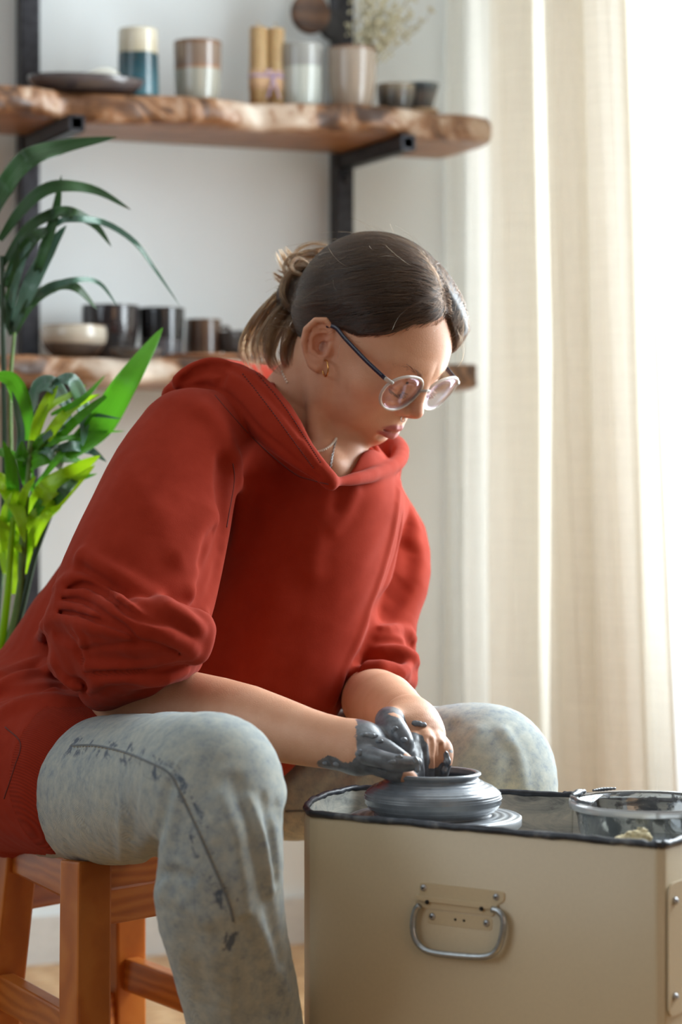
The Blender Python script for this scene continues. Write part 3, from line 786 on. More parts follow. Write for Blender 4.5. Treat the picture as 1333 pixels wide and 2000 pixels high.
# water tub on the right
TB = at(1266, 1566, 2.385); TZ = TB[2]; k = 2.385 / FPX; R = 153 * k
def plastic():
    t = NT('clear_plastic'); v = t.coord(); n = t.noise(v, 26, 4, .6, 1.5)
    g = t.n('ShaderNodeBsdfGlossy'); g.inputs['Roughness'].default_value = .06; tr = t.n('ShaderNodeBsdfTransparent'); tr.inputs[0].default_value = (.93, .95, .96, 1)
    df = t.n('ShaderNodeBsdfPrincipled'); t.l(t.ramp(n, [(.4, s2l(150, 152, 152)), (.6, s2l(80, 86, 92))]), df.inputs['Base Color']); df.inputs['Roughness'].default_value = .35
    fr = t.n('ShaderNodeFresnel'); fr.inputs[0].default_value = 1.5
    m1 = t.n('ShaderNodeMixShader'); t.l(t.math('ADD', fr.outputs[0], .06), m1.inputs[0]); t.l(tr.outputs[0], m1.inputs[1]); t.l(g.outputs[0], m1.inputs[2])
    m2 = t.n('ShaderNodeMixShader'); f = t.ramp(n, [(.52, (0.04,) * 3), (.58, (.85,) * 3)]); t.l(f, m2.inputs[0]); t.l(m1.outputs[0], m2.inputs[1]); t.l(df.outputs[0], m2.inputs[2])
    t.l(m2.outputs[0], t.o.inputs[0]); return t.m
M_PLASTIC = plastic()
M_PLRIM = NT('milky_plastic_rim'); M_PLRIM.set(Base_Color=(.8, .82, .84, 1), Roughness=.12, Transmission_Weight=.6, IOR=1.3); M_PLRIM = M_PLRIM.m
tub = MB().lathe([(0, -.060), (.80 * R, -.060), (.83 * R, -.057), (.90 * R, -.014), (.915 * R, -.012), (.93 * R, -.004), (.93 * R, 0), (.915 * R, .0), (.89 * R, -.012), (.875 * R, -.016), (.815 * R, -.056), (0, -.058)], TB, 64).build('water_tub', M_PLASTIC)
tag(tub, 'round clear plastic tub smeared with slip on the wheel, at the right edge', 'tub')
MB().lathe([(.94 * R, -.001), (.99 * R, -.001), (.995 * R, -.006), (1.003 * R, -.006), (1.005 * R, .000), (.995 * R, .0015), (.94 * R, .001)], TB, 64, lambda t, z: .004 * math.sin(t * 7)).build('rolled_rim', M_PLRIM, tub)
tag(MB().lathe([(0, -.040), (.845 * R, -.040), (.8 * R, -.0555), (0, -.0555)], TB, 48).build('slip_water', simple('murky_slip_water', s2l(92, 104, 122), .06, var=.1)), 'murky grey slip water inside the clear plastic tub', 'slip water')
sl = MB(); rs2 = np.random.RandomState(3)
for (t0, t1, rr_, ww) in ((2.45, 2.95, .012, .010), (3.0, 3.7, .005, .006), (1.9, 2.3, .006, .005)):
    T = np.linspace(t0, t1, 22); Q = [TB + np.array([math.cos(t) * R * (.955 + .02 * math.sin(t * 13)), math.sin(t) * R * (.955), .004]) for t in T]
    sl.tube(Q, [ww * (.35 + .3 * math.sin(PI * i / 21) + .1 * math.sin(i * 2.2)) * .6 for i in range(22)], 8)
sl.build('slip_smear', wet_clay('dark_slip', .5), tub)
def sdf_obj(name, f, lo, hi, vox, mat, parent=None, **kw):
    P, Q = sdf_mesh(f, lo, hi, vox, **kw); return mesh_obj(name, P, Q, mat, parent)
sc = np.array(list(onz(1240, 1638, RZ - .004)) + [RZ - .0]); sc[1] += .012; sc[2] -= .007
def fsp(P):
    d = ell(P, sc + np.array([0, 0, -.012]), (.016, .012, .020)); d = smin(d, ell(P, sc + np.array([.010, 0, .000]), (.007, .008, .010)), .01)
    d = smin(d, ell(P, sc + np.array([-.012, .0, -.004]), (.009, .008, .006)), .008)
    return d - .0012 * noise3(P, 420, 2) - .001 * noise3(P, 900, 5)
spg = sdf_obj('sponge', fsp, sc - .045, sc + .04, .0016, simple('yellow_sponge', s2l(196, 184, 148), .9, bump=.5, bscale=300, var=.25))
tag(spg, 'small torn yellowish sponge beside the plastic tub', 'sponge')
# ---------------------------------------------------------------- the woman
person = empty('person', (-.28, 2.8, 0), 'woman with tied brown hair and glasses in a rust hoodie bent over the wheel', 'person')
HM = np.array([[.476, .742, .472], [-.649, .659, -.380], [-.593, -.126, .795]])   # columns: forward, her left, up
U_, _, V_ = np.linalg.svd(HM); HM = U_ @ V_
_c, _s = math.cos(math.radians(14)), math.sin(math.radians(14))
HM = np.stack([HM[:, 0] * _c + HM[:, 1] * _s, HM[:, 1] * _c - HM[:, 0] * _s, HM[:, 2]], 1)
HO = at(715, 689, 2.775)
def H(f, l, u): return HO + HM @ (np.array([f, l, u]) * .001)
def hloc(P): return ((P - HO) @ HM) * 1000.0
A3 = lambda *x: np.array(x, float)
def f_head(P):
    """head in its own frame, millimetres; symmetric; returns metres"""
    q0 = hloc(P); q = q0.copy(); q[:, 1] = np.abs(q[:, 1])
    d = ell(q, A3(-8, 0, 38), (93, 73, 88))
    d = smin(d, ell(q, A3(22, 0, 34), (66, 67, 70)), 14)             # forehead
    d = smin(d, ell(q, A3(34, 0, -12), (50, 57, 62)), 22)             # face mass
    d = smin(d, chain(q, [(A3(-2, 58, -22), 11), (A3(14, 50, -52), 11), (A3(40, 28, -68), 10), (A3(58, 8, -72), 11)]), 22)   # jaw line
    d = smin(d, rc(q, A3(59, 0, -69), A3(59, 6, -71), 15, 13), 12)     # chin
    d = smin(d, ell(q, A3(47, 38, -8), (23, 23, 20)), 20)              # cheekbone
    d = smin(d, ell(q, A3(44, 27, -38), (24, 21, 25)), 18)             # cheek
    d = smin(d, rc(q, A3(80, 8, 34), A3(60, 46, 34), 8, 8), 14)        # brow
    d = smax(d, -ell(q, A3(90, 31, 12), (14, 17, 11)), 12)             # socket
    d = smin(d, ell(q, A3(65, 31, 10), (16, 18, 14.5)), 4)           # lowered lid over the eye
    d = smin(d, rc(q, A3(80, 9, 26), A3(68, 46, 22), 4.5, 4), 8)
    # nose
    d = smin(d, chain(q, [(A3(80, 0, 28), 8), (A3(88, 0, 14), 7), (A3(93, 0, -2), 7.2), (A3(98, 0, -12), 8.3)]), 9)
    d = smin(d, ell(q, A3(87, 10.5, -17), (9.5, 6, 7)), 7)          # wing
    d = smin(d, rc(q, A3(95, 0, -19), A3(86, 0, -25), 4, 4), 4)
    d = smax(d, -ell(q, A3(92.0, 6.5, -25), (4.5, 2.8, 2.6)), 2)
    # mouth
    d = smin(d, ell(q, A3(65, 0, -46), (24, 24, 23)), 14)
    up = chain(q, [(A3(88, 0, -43.5), 3.1), (A3(87.5, 5, -42.8), 3.2), (A3(80, 15, -45), 2.4), (A3(71.5, 22, -48.5), 1.6)])
    lo = chain(q, [(A3(85, 0, -55), 5.6), (A3(83, 8, -54.5), 5.0), (A3(77, 15, -52.5), 3.6), (A3(71, 22, -49), 1.6)])
    d = smin(d, up, 3.5); d = smin(d, lo, 3.5)
    d = smax(d, -chain(q, [(A3(94, 0, -48.8), 1.9), (A3(89, 8, -48.4), 1.6), (A3(80, 17, -48.8), 1.1), (A3(72, 23.5, -49.5), .8)]), 1.6)
    d = smax(d, -rc(q, A3(93, 0, -30), A3(93.5, 0, -38), 2.2, 2.4), 5)     # philtrum
    d = smax(d, -rc(q, A3(82, 0, -61.5), A3(80, 10, -60.5), 3.5, 3), 7)
    # lid crease and lash line
    d = smax(d, -chain(q, [(A3(81.5, 24, 20.5), .3), (A3(82.5, 31, 21), .6), (A3(77, 41, 18), .4)]), 2)
    d = smax(d, -chain(q, [(A3(78, 18.5, 5), .5), (A3(82, 29, 1.5), .9), (A3(75.5, 43, 5.5), .6)]), 2)
    # ear
    e = q - A3(-13, 75.5, 0)
    R = EAR; e = e @ R                       # x forward, y out, z up in the ear plane
    z = e[:, 2]
    o = ell(e, A3(0, 0, 3), (17.5, 4.5, 27))
    o = smin(o, ell(e, A3(3, -.5, -22), (9.5, 4, 10)), 8)
    o = smax(o, -ell(e, A3(2.5, 6.0, 3), (11.5, 8.6, 18.5)), 1.6)
    rim = chain(e, [(A3(8, -1, 7), 2), (A3(13.5, 1.5, 14), 2.6), (A3(11, 2.5, 25), 3), (A3(2, 3, 31), 3.2), (A3(-9, 4.5, 28), 3.3), (A3(-17, 5.5, 15), 3.6), (A3(-17, 4.8, 0), 3.4), (A3(-12, 2, -13), 3), (A3(-4, 1.5, -24), 3.6), (A3(4, 1.5, -27), 4.2), (A3(9, 1, -20), 3)])
    o = smin(o, rim, 2)
    o = smin(o, chain(e, [(A3(-9, 2.5, 17), 2), (A3(-10, 2.5, 5), 2.6), (A3(-6, 2.2, -8), 2.8), (A3(3, 2, -13), 2.6), (A3(9, 1.6, -10), 2.2)]), 2)
    o = smin(o, chain(e, [(A3(-10, 2.3, 8), 2), (A3(-3, 1.6, 15), 1.8), (A3(7, 0, 17), 1.4)]), 2)
    o = smin(o, ell(e, A3(13, 1.5, -2), (4, 4, 7)), 4)                 # tragus
    o = smax(o, -ell(e, A3(6, 1, -2), (6.5, 8, 8)), 2)
    d = smin(d, o, 3.5)
    return d * .001
def _earframe():
    up = A3(-.26, .10, .95); up /= np.linalg.norm(up)
    out = A3(.42, .88, .1); out -= up * (up @ out); out /= np.linalg.norm(out)
    fw = np.cross(out, up)
    if fw[0] < 0: fw = -fw
    return np.stack([fw, out, up], 1)
EAR = _earframe()
NECK = smooth_chain([(H(-26, 0, -26), .056), (H(-30, 0, -70), .052), (H(-36, 0, -100), .054), (at(598, 860, 2.835), .062), (at(580, 960, 2.87), .07)], 9)
NECK2 = smooth_chain([(H(10, 0, -58), .036), (H(0, 0, -80), .038), (at(655, 880, 2.775), .036), (at(640, 960, 2.765), .05)], 8)
STM = smooth_chain([(H(-16, -44, -34), .012), (at(618, 835, 2.75), .010), (at(648, 905, 2.725), .008)], 8)
TORSO = [(at(575, 1000, 2.90), .070), (at(500, 1150, 2.90), .085), (at(300, 1380, 2.90), .10)]
SHN, SHF = (at(395, 920, 2.73), .035), (at(720, 1000, 2.97), .030)
ELN, ELF = (at(255, 1345, 2.60), .043), (at(735, 1290, 2.84), .043)
# forearms
ARMN = smooth_chain([(at(255, 1345, 2.60), .042), (at(340, 1378, 2.565), .0405), (at(470, 1405, 2.515), .038), (at(600, 1440, 2.465), .0295), (at(660, 1452, 2.445), .0270), (at(705, 1460, 2.43), .0270)], 13)
ARMF = smooth_chain([(at(735, 1300, 2.84), .026), (at(728, 1362, 2.745), .036), (at(752, 1378, 2.64), .036), (at(786, 1398, 2.55), .028), (at(806, 1412, 2.51), .0262)], 11)
def HP(x, y, Y, r): return (at(x, y, Y), r)          # radius in metres
Yh = 2.425
# near hand: (her right) palm and fingers pressed together reaching into the pot
def f_handn(P):
    d = chain(P, smooth_chain([HP(690, 1457, 2.432, .0235), HP(710, 1458, 2.425, .0205), HP(728, 1463, 2.42, .0175)], 8))
    d = smin(d, chain(P, [HP(700, 1474, 2.42, .018), HP(728, 1484, 2.412, .014)]), .014)
    d = smin(d, chain(P, [HP(708, 1445, 2.445, .0145), HP(740, 1444, 2.44, .0095)]), .012)
    fing = [
        [HP(732, 1442, 2.445, .0095), HP(762, 1443, 2.44, .0098), HP(783, 1464, 2.43, .0088), HP(799, 1485, 2.424, .0078), HP(806, 1508, 2.425, .0070)],
        [HP(722, 1453, 2.415, .0098), HP(748, 1459, 2.408, .0096), HP(772, 1473, 2.402, .0086), HP(791, 1485, 2.400, .0074), HP(797, 1490, 2.40, .0066)],
        [HP(715, 1474, 2.402, .0100), HP(742, 1482, 2.388, .0090), HP(772, 1490, 2.382, .0088), HP(800, 1492, 2.382, .0076), HP(814, 1490, 2.382, .0060)],
        [HP(720, 1489, 2.410, .0100), HP(745, 1500, 2.405, .0092), HP(772, 1510, 2.407, .0085), HP(793, 1514, 2.411, .0080), HP(804, 1522, 2.413, .0070)],
        [HP(735, 1462, 2.445, .0105), HP(765, 1478, 2.45, .0105), HP(790, 1500, 2.45, .0090), HP(802, 1518, 2.447, .0080)],
    ]
    for F in fing:
        d = smin(d, chain(P, smooth_chain(F, 14)), .0022)
    return d
def f_handf(P):
    d = chain(P, smooth_chain([HP(800, 1408, 2.515, .0255), HP(818, 1424, 2.485, .0235), HP(830, 1434, 2.472, .0165)], 8))
    d = smin(d, chain(P, [HP(806, 1418, 2.49, .019), HP(813, 1434, 2.468, .0125)]), .010)
    d = smin(d, chain(P, [HP(826, 1414, 2.50, .018), HP(850, 1436, 2.474, .0105)]), .010)
    d = smin(d, chain(P, [HP(790, 1404, 2.505, .019), HP(772, 1412, 2.475, .0150)]), .014)
    fing = [
        [HP(812, 1440, 2.462, .0105), HP(808, 1454, 2.444, .0098), HP(811, 1482, 2.428, .0086), HP(815, 1506, 2.426, .0080), HP(815, 1530, 2.430, .0074)],
        [HP(828, 1436, 2.462, .0100), HP(834, 1450, 2.446, .0096), HP(834, 1478, 2.436, .0080), HP(836, 1502, 2.438, .0075), HP(837, 1530, 2.442, .0068)],
        [HP(846, 1440, 2.464, .0095), HP(853, 1455, 2.452, .0090), HP(851, 1482, 2.448, .0076), HP(849, 1504, 2.450, .0070), HP(847, 1530, 2.452, .0064)],
        [HP(858, 1448, 2.466, .0088), HP(869, 1463, 2.457, .0086), HP(871, 1484, 2.450, .0074), HP(866, 1504, 2.450, .0068), HP(860, 1530, 2.452, .0062)],
        [HP(778, 1412, 2.490, .0150), HP(760, 1408, 2.462, .0145), HP(770, 1421, 2.440, .0128), HP(783, 1438, 2.430, .0112), HP(790, 1451, 2.426, .0100)],
    ]
    for F in fing:
        d = smin(d, chain(P, smooth_chain(F, 14)), .0022)
    for g in ([HP(820, 1446, 2.432, .0018), HP(823, 1480, 2.416, .0032), HP(826, 1520, 2.418, .004)], [HP(842, 1446, 2.438, .0016), HP(844, 1480, 2.428, .0032), HP(843, 1520, 2.432, .004)],
              [HP(860, 1456, 2.446, .0014), HP(861, 1484, 2.440, .0028), HP(857, 1520, 2.442, .0036)]):
        d = smax(d, -chain(P, g), .005)
    return d
def bounded(f, c, r):
    """evaluate f only near a ball; far away a safe lower bound"""
    def g(P):
        dd = np.linalg.norm(P - c, axis=1) - r; out = dd + .01
        m = dd < .0
        if m.any(): out[m] = np.minimum(f(P[m]), 1e9)
        m2 = ~m; out[m2] = np.maximum(out[m2], .012)
        return out
    return g
g_head = bounded(f_head, H(0, 0, 12), .165)
g_hn = bounded(f_handn, at(755, 1480, 2.42), .075)
g_hf = bounded(f_handf, at(820, 1455, 2.46), .078)
def f_neck(P): return smin(chain(P, NECK), chain(P, NECK2), .03)
def f_body(P):
    d = chain(P, NECK); d = smin(d, chain(P, NECK2), .03); d = smin(d, chain(P, STM), .014)
    t = chain(P, TORSO); t = smin(t, rc(P, SHN[0], SHF[0], SHN[1], SHF[1]), .05)
    d = smin(d, t, .05)
    d = smin(d, rc(P, at(655, 915, 2.735), at(600, 890, 2.73), .008, .007), .02)     # collar bones
    a = rc(P, SHN[0], ELN[0], .038, .042); a = smin(a, chain(P, ARMN), .02)
    b = rc(P, SHF[0], ELF[0], .032, .032); b = smin(b, chain(P, ARMF), .02)
    d = np.minimum(d, 9); d = smin(d, a, .02); d = smin(d, b, .02)
    d = smin(d, g_head(P), .012)
    d = smin(d, g_hn(P), .008); d = np.minimum(d, smin(d * 0 + 9, g_hf(P), .001)) if False else smin(d, g_hf(P), .006)
    return d
import time as _t; _t0 = _t.time()
bP, bQ = sdf_mesh(f_body, (-.40, 2.34, .40), (.24, 3.10, 1.10), .0017)
print('body', len(bP), round(_t.time() - _t0, 1))
def skin():
    t = NT('skin_and_slip'); v = t.coord()
    n = t.noise(v, 30, 4); n2 = t.noise(v, 700, 3); n3 = t.noise(v, 55, 5, .65, .8)
    base = t.ramp(n, [(.3, s2l(204, 150, 118)), (.7, s2l(214, 164, 134))])
    base = t.mix(t.attr('flush'), base, s2l(196, 112, 92))
    base = t.mix(t.attr('lip'), base, s2l(170, 92, 86))
    base = t.mix(t.attr('brow'), base, s2l(128, 92, 72))
    a = t.attr('clay'); thr = t.math('ADD', a, t.math('MULTIPLY', t.math('SUBTRACT', n3, .5), 1.1))
    m = t.ramp(thr, [(.46, (0, 0, 0)), (.54, (1, 1, 1))])
    cl = t.ramp(t.noise(v, 90, 4), [(.3, s2l(84, 88, 94)), (.7, s2l(122, 126, 132))])
    rough = t.math('SUBTRACT', .50, t.math('MULTIPLY', m, .2))
    t.set(Base_Color=t.mix(m, base, cl), Roughness=rough, Subsurface_Weight=.12, Subsurface_Radius=(.9, .35, .2), Subsurface_Scale=.006,
          Specular_IOR_Level=.45, Normal=t.bump(t.mix(m, n2, t.noise(v, 240, 5, .6, .8)), .25, .0012))
    return t.m
M_SKIN = skin()
body = mesh_obj('body', bP, bQ, M_SKIN, person)
q = hloc(bP); qa = q.copy(); qa[:, 1] = np.abs(qa[:, 1])
inh = np.linalg.norm(q, axis=1) < 150
lipd = np.minimum(chain(qa, [(A3(91, 0, -43.5), 3.6), (A3(89, 7, -43), 3.9), (A3(80, 16, -46), 2.4), (A3(72, 22, -49), 1.0)]), chain(qa, [(A3(87, 0, -55), 5.6), (A3(84.5, 9, -54.5), 5.0), (A3(78, 16, -52.5), 3.2), (A3(71, 22, -49), 1.0)]))
lip = np.clip(1 - (lipd - .4) / 1.6, 0, 1) * inh
browd = dist_line(qa, [A3(84, 14, 29), A3(82, 24, 34), A3(72, 38, 36.5), A3(58, 50, 31)])
brow = np.clip(1 - browd / 3.6, 0, 1) * .8 * inh
flush = np.clip(1 - np.linalg.norm(qa - A3(70, 42, -12), axis=1) / 34, 0, 1) * .35 + np.clip(1 - np.linalg.norm(qa - A3(104, 0, -12), axis=1) / 18, 0, 1) * .35 + np.clip(1 - np.linalg.norm(qa - A3(-13, 76, 0), axis=1) / 36, 0, 1) * .45
flush = flush * inh
# slip: near hand from wrist on and along the forearm's underside; far thumb, first finger, finger tips
px = bP[:, 0] / bP[:, 1] * FPX + CX; py = HY - (bP[:, 2] - HC) / bP[:, 1] * FPX
def blob(c, r, s=1.0): return np.clip((r - np.linalg.norm(bP - c, axis=1)) / .010 + .5, 0, 1) * s
clay = np.zeros(len(bP))
handn = chain(bP, [HP(712, 1452, 2.43, .03), HP(750, 1462, 2.42, .03), HP(815, 1495, 2.39, .02)]) < .004
wr = chain(bP, [HP(700, 1455, 2.43, .001), HP(820, 1490, 2.39, .001)])
clay = np.maximum(clay, np.clip((.046 - wr) / .01, 0, 1) * np.clip((px - 697) / 28 + .55, 0, 1))
under = chain(bP, [HP(612, 1476, 2.45, .005), HP(660, 1486, 2.43, .014), HP(715, 1484, 2.42, .022)])
clay = np.maximum(clay, np.clip((.004 - under) / .006, 0, 1))
thumb = chain(bP, [HP(757, 1408, 2.46, .016), HP(790, 1451, 2.426, .012)]); clay = np.maximum(clay, np.clip((.004 - thumb) / .003, 0, 1) * .95)
idx = chain(bP, [HP(806, 1450, 2.44, .0115), HP(815, 1520, 2.43, .010)]); clay = np.maximum(clay, np.clip((.002 - idx) / .003, 0, 1))
pk = chain(bP, [HP(874, 1470, 2.452, .006), HP(864, 1515, 2.449, .010)]); clay = np.maximum(clay, np.clip((.001 - pk) / .003, 0, 1))
tips = (bP[:, 2] < at(840, 1500, 2.44)[2]) & (bP[:, 0] > at(810, 1500, 2.44)[0]) & (bP[:, 1] < 2.47); clay = np.maximum(clay, tips * .9)
tipn = np.linalg.norm(bP - at(797, 1486, 2.395), axis=1); clay = clay * np.clip((tipn - .005) / .006, .2, 1)
tipl = np.linalg.norm(bP - at(803, 1520, 2.405), axis=1); clay = clay * np.clip((tipl - .007) / .006, .15, 1)
set_attr(body, 'lip', lip); set_attr(body, 'brow', brow); set_attr(body, 'flush', flush); set_attr(body, 'clay', clay)
# wet clay lumps standing on the skin
_L = [(814, 1413, 3.2, 9, 6), (826, 1417, 3.0, 8, 6), (712, 1434, 2.2, 8, 4), (728, 1437, 2.0, 9, 4), (742, 1448, 2.0, 8, 4), (640, 1490, 2.4, 10, 5), (660, 1493, 2.0, 9, 4), (748, 1503, 2.2, 9, 5), (812, 1484, 2.4, 6, 8), (816, 1500, 2.6, 6, 8),
      (872, 1474, 2.4, 6, 8), (874, 1490, 2.6, 6, 8), (868, 1506, 2.6, 6, 8), (790, 1446, 1.8, 6, 6), (772, 1425, 1.8, 8, 6), (780, 1478, 1.8, 9, 4), (765, 1488, 1.6, 9, 4), (704, 1470, 1.8, 6, 8)]
_LH = hit(f_body, [a[0] for a in _L], [a[1] for a in _L])
def f_lump(P):
    d = None
    for (x, y, t, w, h), c in zip(_L, _LH):
        e = ell(P, c, (w * .00052, t * .001, h * .00052)); d = e if d is None else smin(d, e, .004)
    return d + .0011 * noise3(P, 620, 4)
lumps = sdf_obj('clay_lumps', f_lump, (-.04, 2.36, .50), (.13, 2.52, .61), .0011, wet_clay('thick_wet_slip', .8), body)
lumps['kind'] = 'stuff'
# ---------------------------------------------------------------- hoodie and jeans
def SC_(pts, n): return smooth_chain([pt(*p) for p in pts], n)
LAT = A3(.74, .67, 0)
def f_hoodie_base(P):
    # trunk: chest, belly, back and seat
    d = chain(P, SC_([(610, 985, 2.80, 168), (575, 1120, 2.79, 172), (520, 1270, 2.78, 172), (455, 1395, 2.77, 150)], 9))
    d = smin(d, chain(P, SC_([(650, 1010, 2.86, 128), (625, 1150, 2.84, 120), (585, 1280, 2.79, 96), (560, 1350, 2.76, 66)], 8)), .05)
    d = smin(d, chain(P, SC_([(590, 1330, 2.745, 50), (545, 1420, 2.74, 52), (500, 1440, 2.75, 60)], 5)), .04)
    b = chain(P, SC_([(470, 900, 2.86, 130), (330, 1120, 2.90, 175), (215, 1320, 2.90, 205), (140, 1470, 2.86, 200), (105, 1520, 2.84, 178)], 12))
    d = smin(d, b, .06)
    d = smin(d, chain(P, SC_([(150, 1512, 2.635, 160), (45, 1490, 2.74, 172), (-60, 1470, 2.84, 175)], 5)), .04)     # around the near hip
    # shoulders
    d = smin(d, chain(P, SC_([(380, 855, 2.69, 92), (560, 855, 2.82, 95), (730, 985, 2.92, 60)], 8)), .05)
    # near sleeve
    s = chain(P, SC_([(372, 868, 2.685, 108), (335, 950, 2.655, 128), (298, 1060, 2.61, 146), (262, 1170, 2.575, 156), (248, 1235, 2.565, 150)], 14))
    d = smin(d, s, .012)
    # rolled end of the near sleeve
    e = chain(P, SC_([(140, 1205, 2.60, 50), (200, 1225, 2.50, 62), (290, 1232, 2.46, 64), (352, 1240, 2.48, 58), (378, 1262, 2.53, 36)], 10))
    e = smin(e, chain(P, SC_([(130, 1225, 2.62, 38), (150, 1290, 2.60, 42), (190, 1330, 2.58, 36)], 6)), .02)
    e = smin(e, chain(P, SC_([(205, 1295, 2.50, 46), (270, 1290, 2.475, 42), (335, 1284, 2.50, 40)], 6)), .01)
    e = smin(e, chain(P, SC_([(196, 1352, 2.56, 34), (235, 1322, 2.50, 34), (300, 1310, 2.475, 33), (345, 1300, 2.50, 30), (372, 1290, 2.56, 22)], 10)), .008)
    d = smin(d, e, .016)
    # far sleeve
    a = chain(P, SC_([(752, 985, 2.94, 46), (770, 1060, 2.93, 66), (762, 1130, 2.90, 76), (745, 1200, 2.87, 72), (742, 1262, 2.85, 70)], 10))
    a = smin(a, chain(P, SC_([(720, 1270, 2.80, 62), (765, 1300, 2.79, 54), (757, 1330, 2.78, 46)], 5)), .02)
    a = smin(a, chain(P, SC_([(665, 1352, 2.78, 26), (700, 1322, 2.74, 26), (745, 1312, 2.72, 24), (780, 1322, 2.74, 22), (795, 1335, 2.78, 16)], 9)), .015)
    d = smin(d, a, .006)
    return d
OPEN_C, OPEN_R = at(322, 1560, 2.50), np.array([.132, .155, .118])
def f_cuts(P, d):
    # bottom opening where the thigh comes out; sleeve mouths around the forearms; neck opening
    d = smax(d, -ell(P, at(330, 1552, 2.48), (.128, .19, .100)), .004)
    d = smax(d, -chain(P, [pt(255, 1362, 2.585, 60), pt(340, 1382, 2.555, 66), pt(430, 1400, 2.52, 76)]), .006)
    d = smax(d, -chain(P, [pt(712, 1388, 2.75, 50), pt(745, 1398, 2.66, 60), pt(775, 1412, 2.58, 60)]), .005)
    return d
GROOVES = [  # (px,py) points, depth mm, width mm
    ([(440, 905), (436, 960), (440, 1020), (428, 1075), (405, 1130), (385, 1185)], 15, 9),
    ([(462, 900), (470, 985), (462, 1060)], -7, 8),
    ([(160, 1110), (215, 1150), (270, 1185), (320, 1210), (370, 1232)], 5, 7),
    ([(160, 1085), (220, 1120), (290, 1160), (350, 1195), (390, 1230)], -6, 8),
    ([(375, 1160), (395, 1195), (408, 1225)], -5, 9),
    ([(0, 1320), (60, 1300), (110, 1295)], -6, 9),
    ([(0, 1352), (50, 1345), (120, 1335), (160, 1340)], 9, 7),
    ([(400, 800), (440, 850), (456, 905)], -5, 12),
    ([(350, 1085), (385, 1060), (415, 1010)], -6, 12), ([(395, 1100), (400, 1060), (418, 1040)], 7, 7),
    ([(645, 955), (638, 990), (620, 1040), (606, 1110)], -4, 12),
    ([(690, 960), (672, 1000), (650, 1030)], -5, 8), ([(662, 960), (656, 990)], 4, 8),
    ([(780, 940), (776, 990), (764, 1060), (744, 1130), (712, 1220), (676, 1310), (650, 1370)], -4, 6),
    ([(800, 1000), (812, 1040), (795, 1080), (790, 1120)], -6, 8),
    ([(800, 1075), (790, 1130), (760, 1170), (735, 1195)], 9, 11),
    ([(540, 1150), (520, 1240), (490, 1330)], -3, 16), ([(470, 1180), (430, 1260), (420, 1320)], 4, 16),
    
    ([(230, 900), (270, 960), (310, 1010)], -3, 16),
]
_gc = []
for pts_, dep, wid in GROOVES:
    C = catmull(pts_, max(4, len(pts_) * 2)); W_ = hit(f_hoodie_base, C[:, 0], C[:, 1]); _gc.append((W_, dep * .001 * (1.5 if abs(dep) >= 4.5 and C[:, 1].min() > 1050 else 1.0), wid * .00115))
def _tubes(specs, f, sink):
    out = []
    for pts_, r_, k in specs:
        C = catmull(pts_, len(pts_) * 3); W_ = hit(f, C[:, 0], C[:, 1])
        ok = (np.abs(f(W_)) < .004) & (np.r_[0, np.linalg.norm(np.diff(W_, axis=0), axis=1)] < .06)
        W_ = W_[ok]; C = C[ok]
        if len(W_) < 3: continue
        dirs = (W_ - np.array([0, 0, HC])); dirs /= np.linalg.norm(dirs, axis=1)[:, None]
        m = len(C); e = np.minimum(1, np.minimum(np.arange(m), np.arange(m)[::-1]) / 2.5 + .25)
        rr = r_ * e * 2.5 / FPX
        out.append(([(w + d * q * sink, q) for w, d, q in zip(W_, dirs, rr)], k, W_.min(0) - rr.max() - k - .002, W_.max(0) + rr.max() + k + .002))
    return out
RIDGES = _tubes([
    ([(112, 1150), (150, 1134), (195, 1152), (252, 1190), (302, 1232), (360, 1262), (384, 1284)], 15, .012),
    ([(104, 1176), (135, 1160), (180, 1168), (232, 1202), (288, 1242)], 11, .007),
    ([(94, 1200), (122, 1184), (173, 1196), (223, 1223), (270, 1242)], 11, .006),
    ([(92, 1232), (108, 1206), (151, 1216), (202, 1230), (250, 1238), (284, 1246)], 14, .006),
    ([(90, 1210), (84, 1250), (102, 1296), (140, 1332), (160, 1342)], 13, .008),
    ([(150, 1222), (165, 1246), (160, 1262)], 8, .006),
    ([(384, 1284), (398, 1262), (402, 1232), (388, 1200)], 14, .014),
    ([(170, 1300), (230, 1302), (300, 1292), (356, 1282)], 9, .007),
    ([(172, 1352), (200, 1330), (250, 1326), (300, 1330), (362, 1312)], 10, .008),
    ([(745, 1226), (790, 1234), (814, 1252)], 12, .010), ([(728, 1276), (770, 1270), (800, 1280), (822, 1300)], 13, .010),
    ([(770, 1330), (800, 1300), (822, 1262)], 9, .010), ([(0, 1340), (60, 1322), (130, 1326)], 14, .016), ([(0, 1392), (70, 1372), (150, 1368)], 12, .016),
], f_hoodie_base, .45)
VALLEYS = _tubes([
    ([(136, 1150), (165, 1142), (205, 1160), (252, 1196), (300, 1214), (338, 1212)], 4, .009),
    ([(120, 1170), (164, 1176), (223, 1212), (272, 1250)], 3.5, .006),
    ([(108, 1196), (151, 1200), (202, 1216), (240, 1228)], 4, .006),
    ([(108, 1240), (126, 1246), (146, 1262), (160, 1290)], 7, .009),
    ([(158, 1268), (210, 1264), (280, 1256), (340, 1268), (366, 1288)], 3.5, .005),
    ([(166, 1316), (240, 1314), (320, 1308), (366, 1296)], 3.5, .005),
    ([(436, 1080), (424, 1130), (404, 1172), (390, 1190)], 8, .018),
    ([(735, 1252), (770, 1250), (804, 1260)], 4, .009), ([(794, 955), (787, 1020), (774, 1090), (754, 1160), (724, 1240), (692, 1310), (664, 1366)], 6, .012), ([(745, 1196), (770, 1180), (795, 1150)], 6, .016), ([(0, 1362), (60, 1348), (150, 1346)], 5, .014),
], f_hoodie_base, -.1)
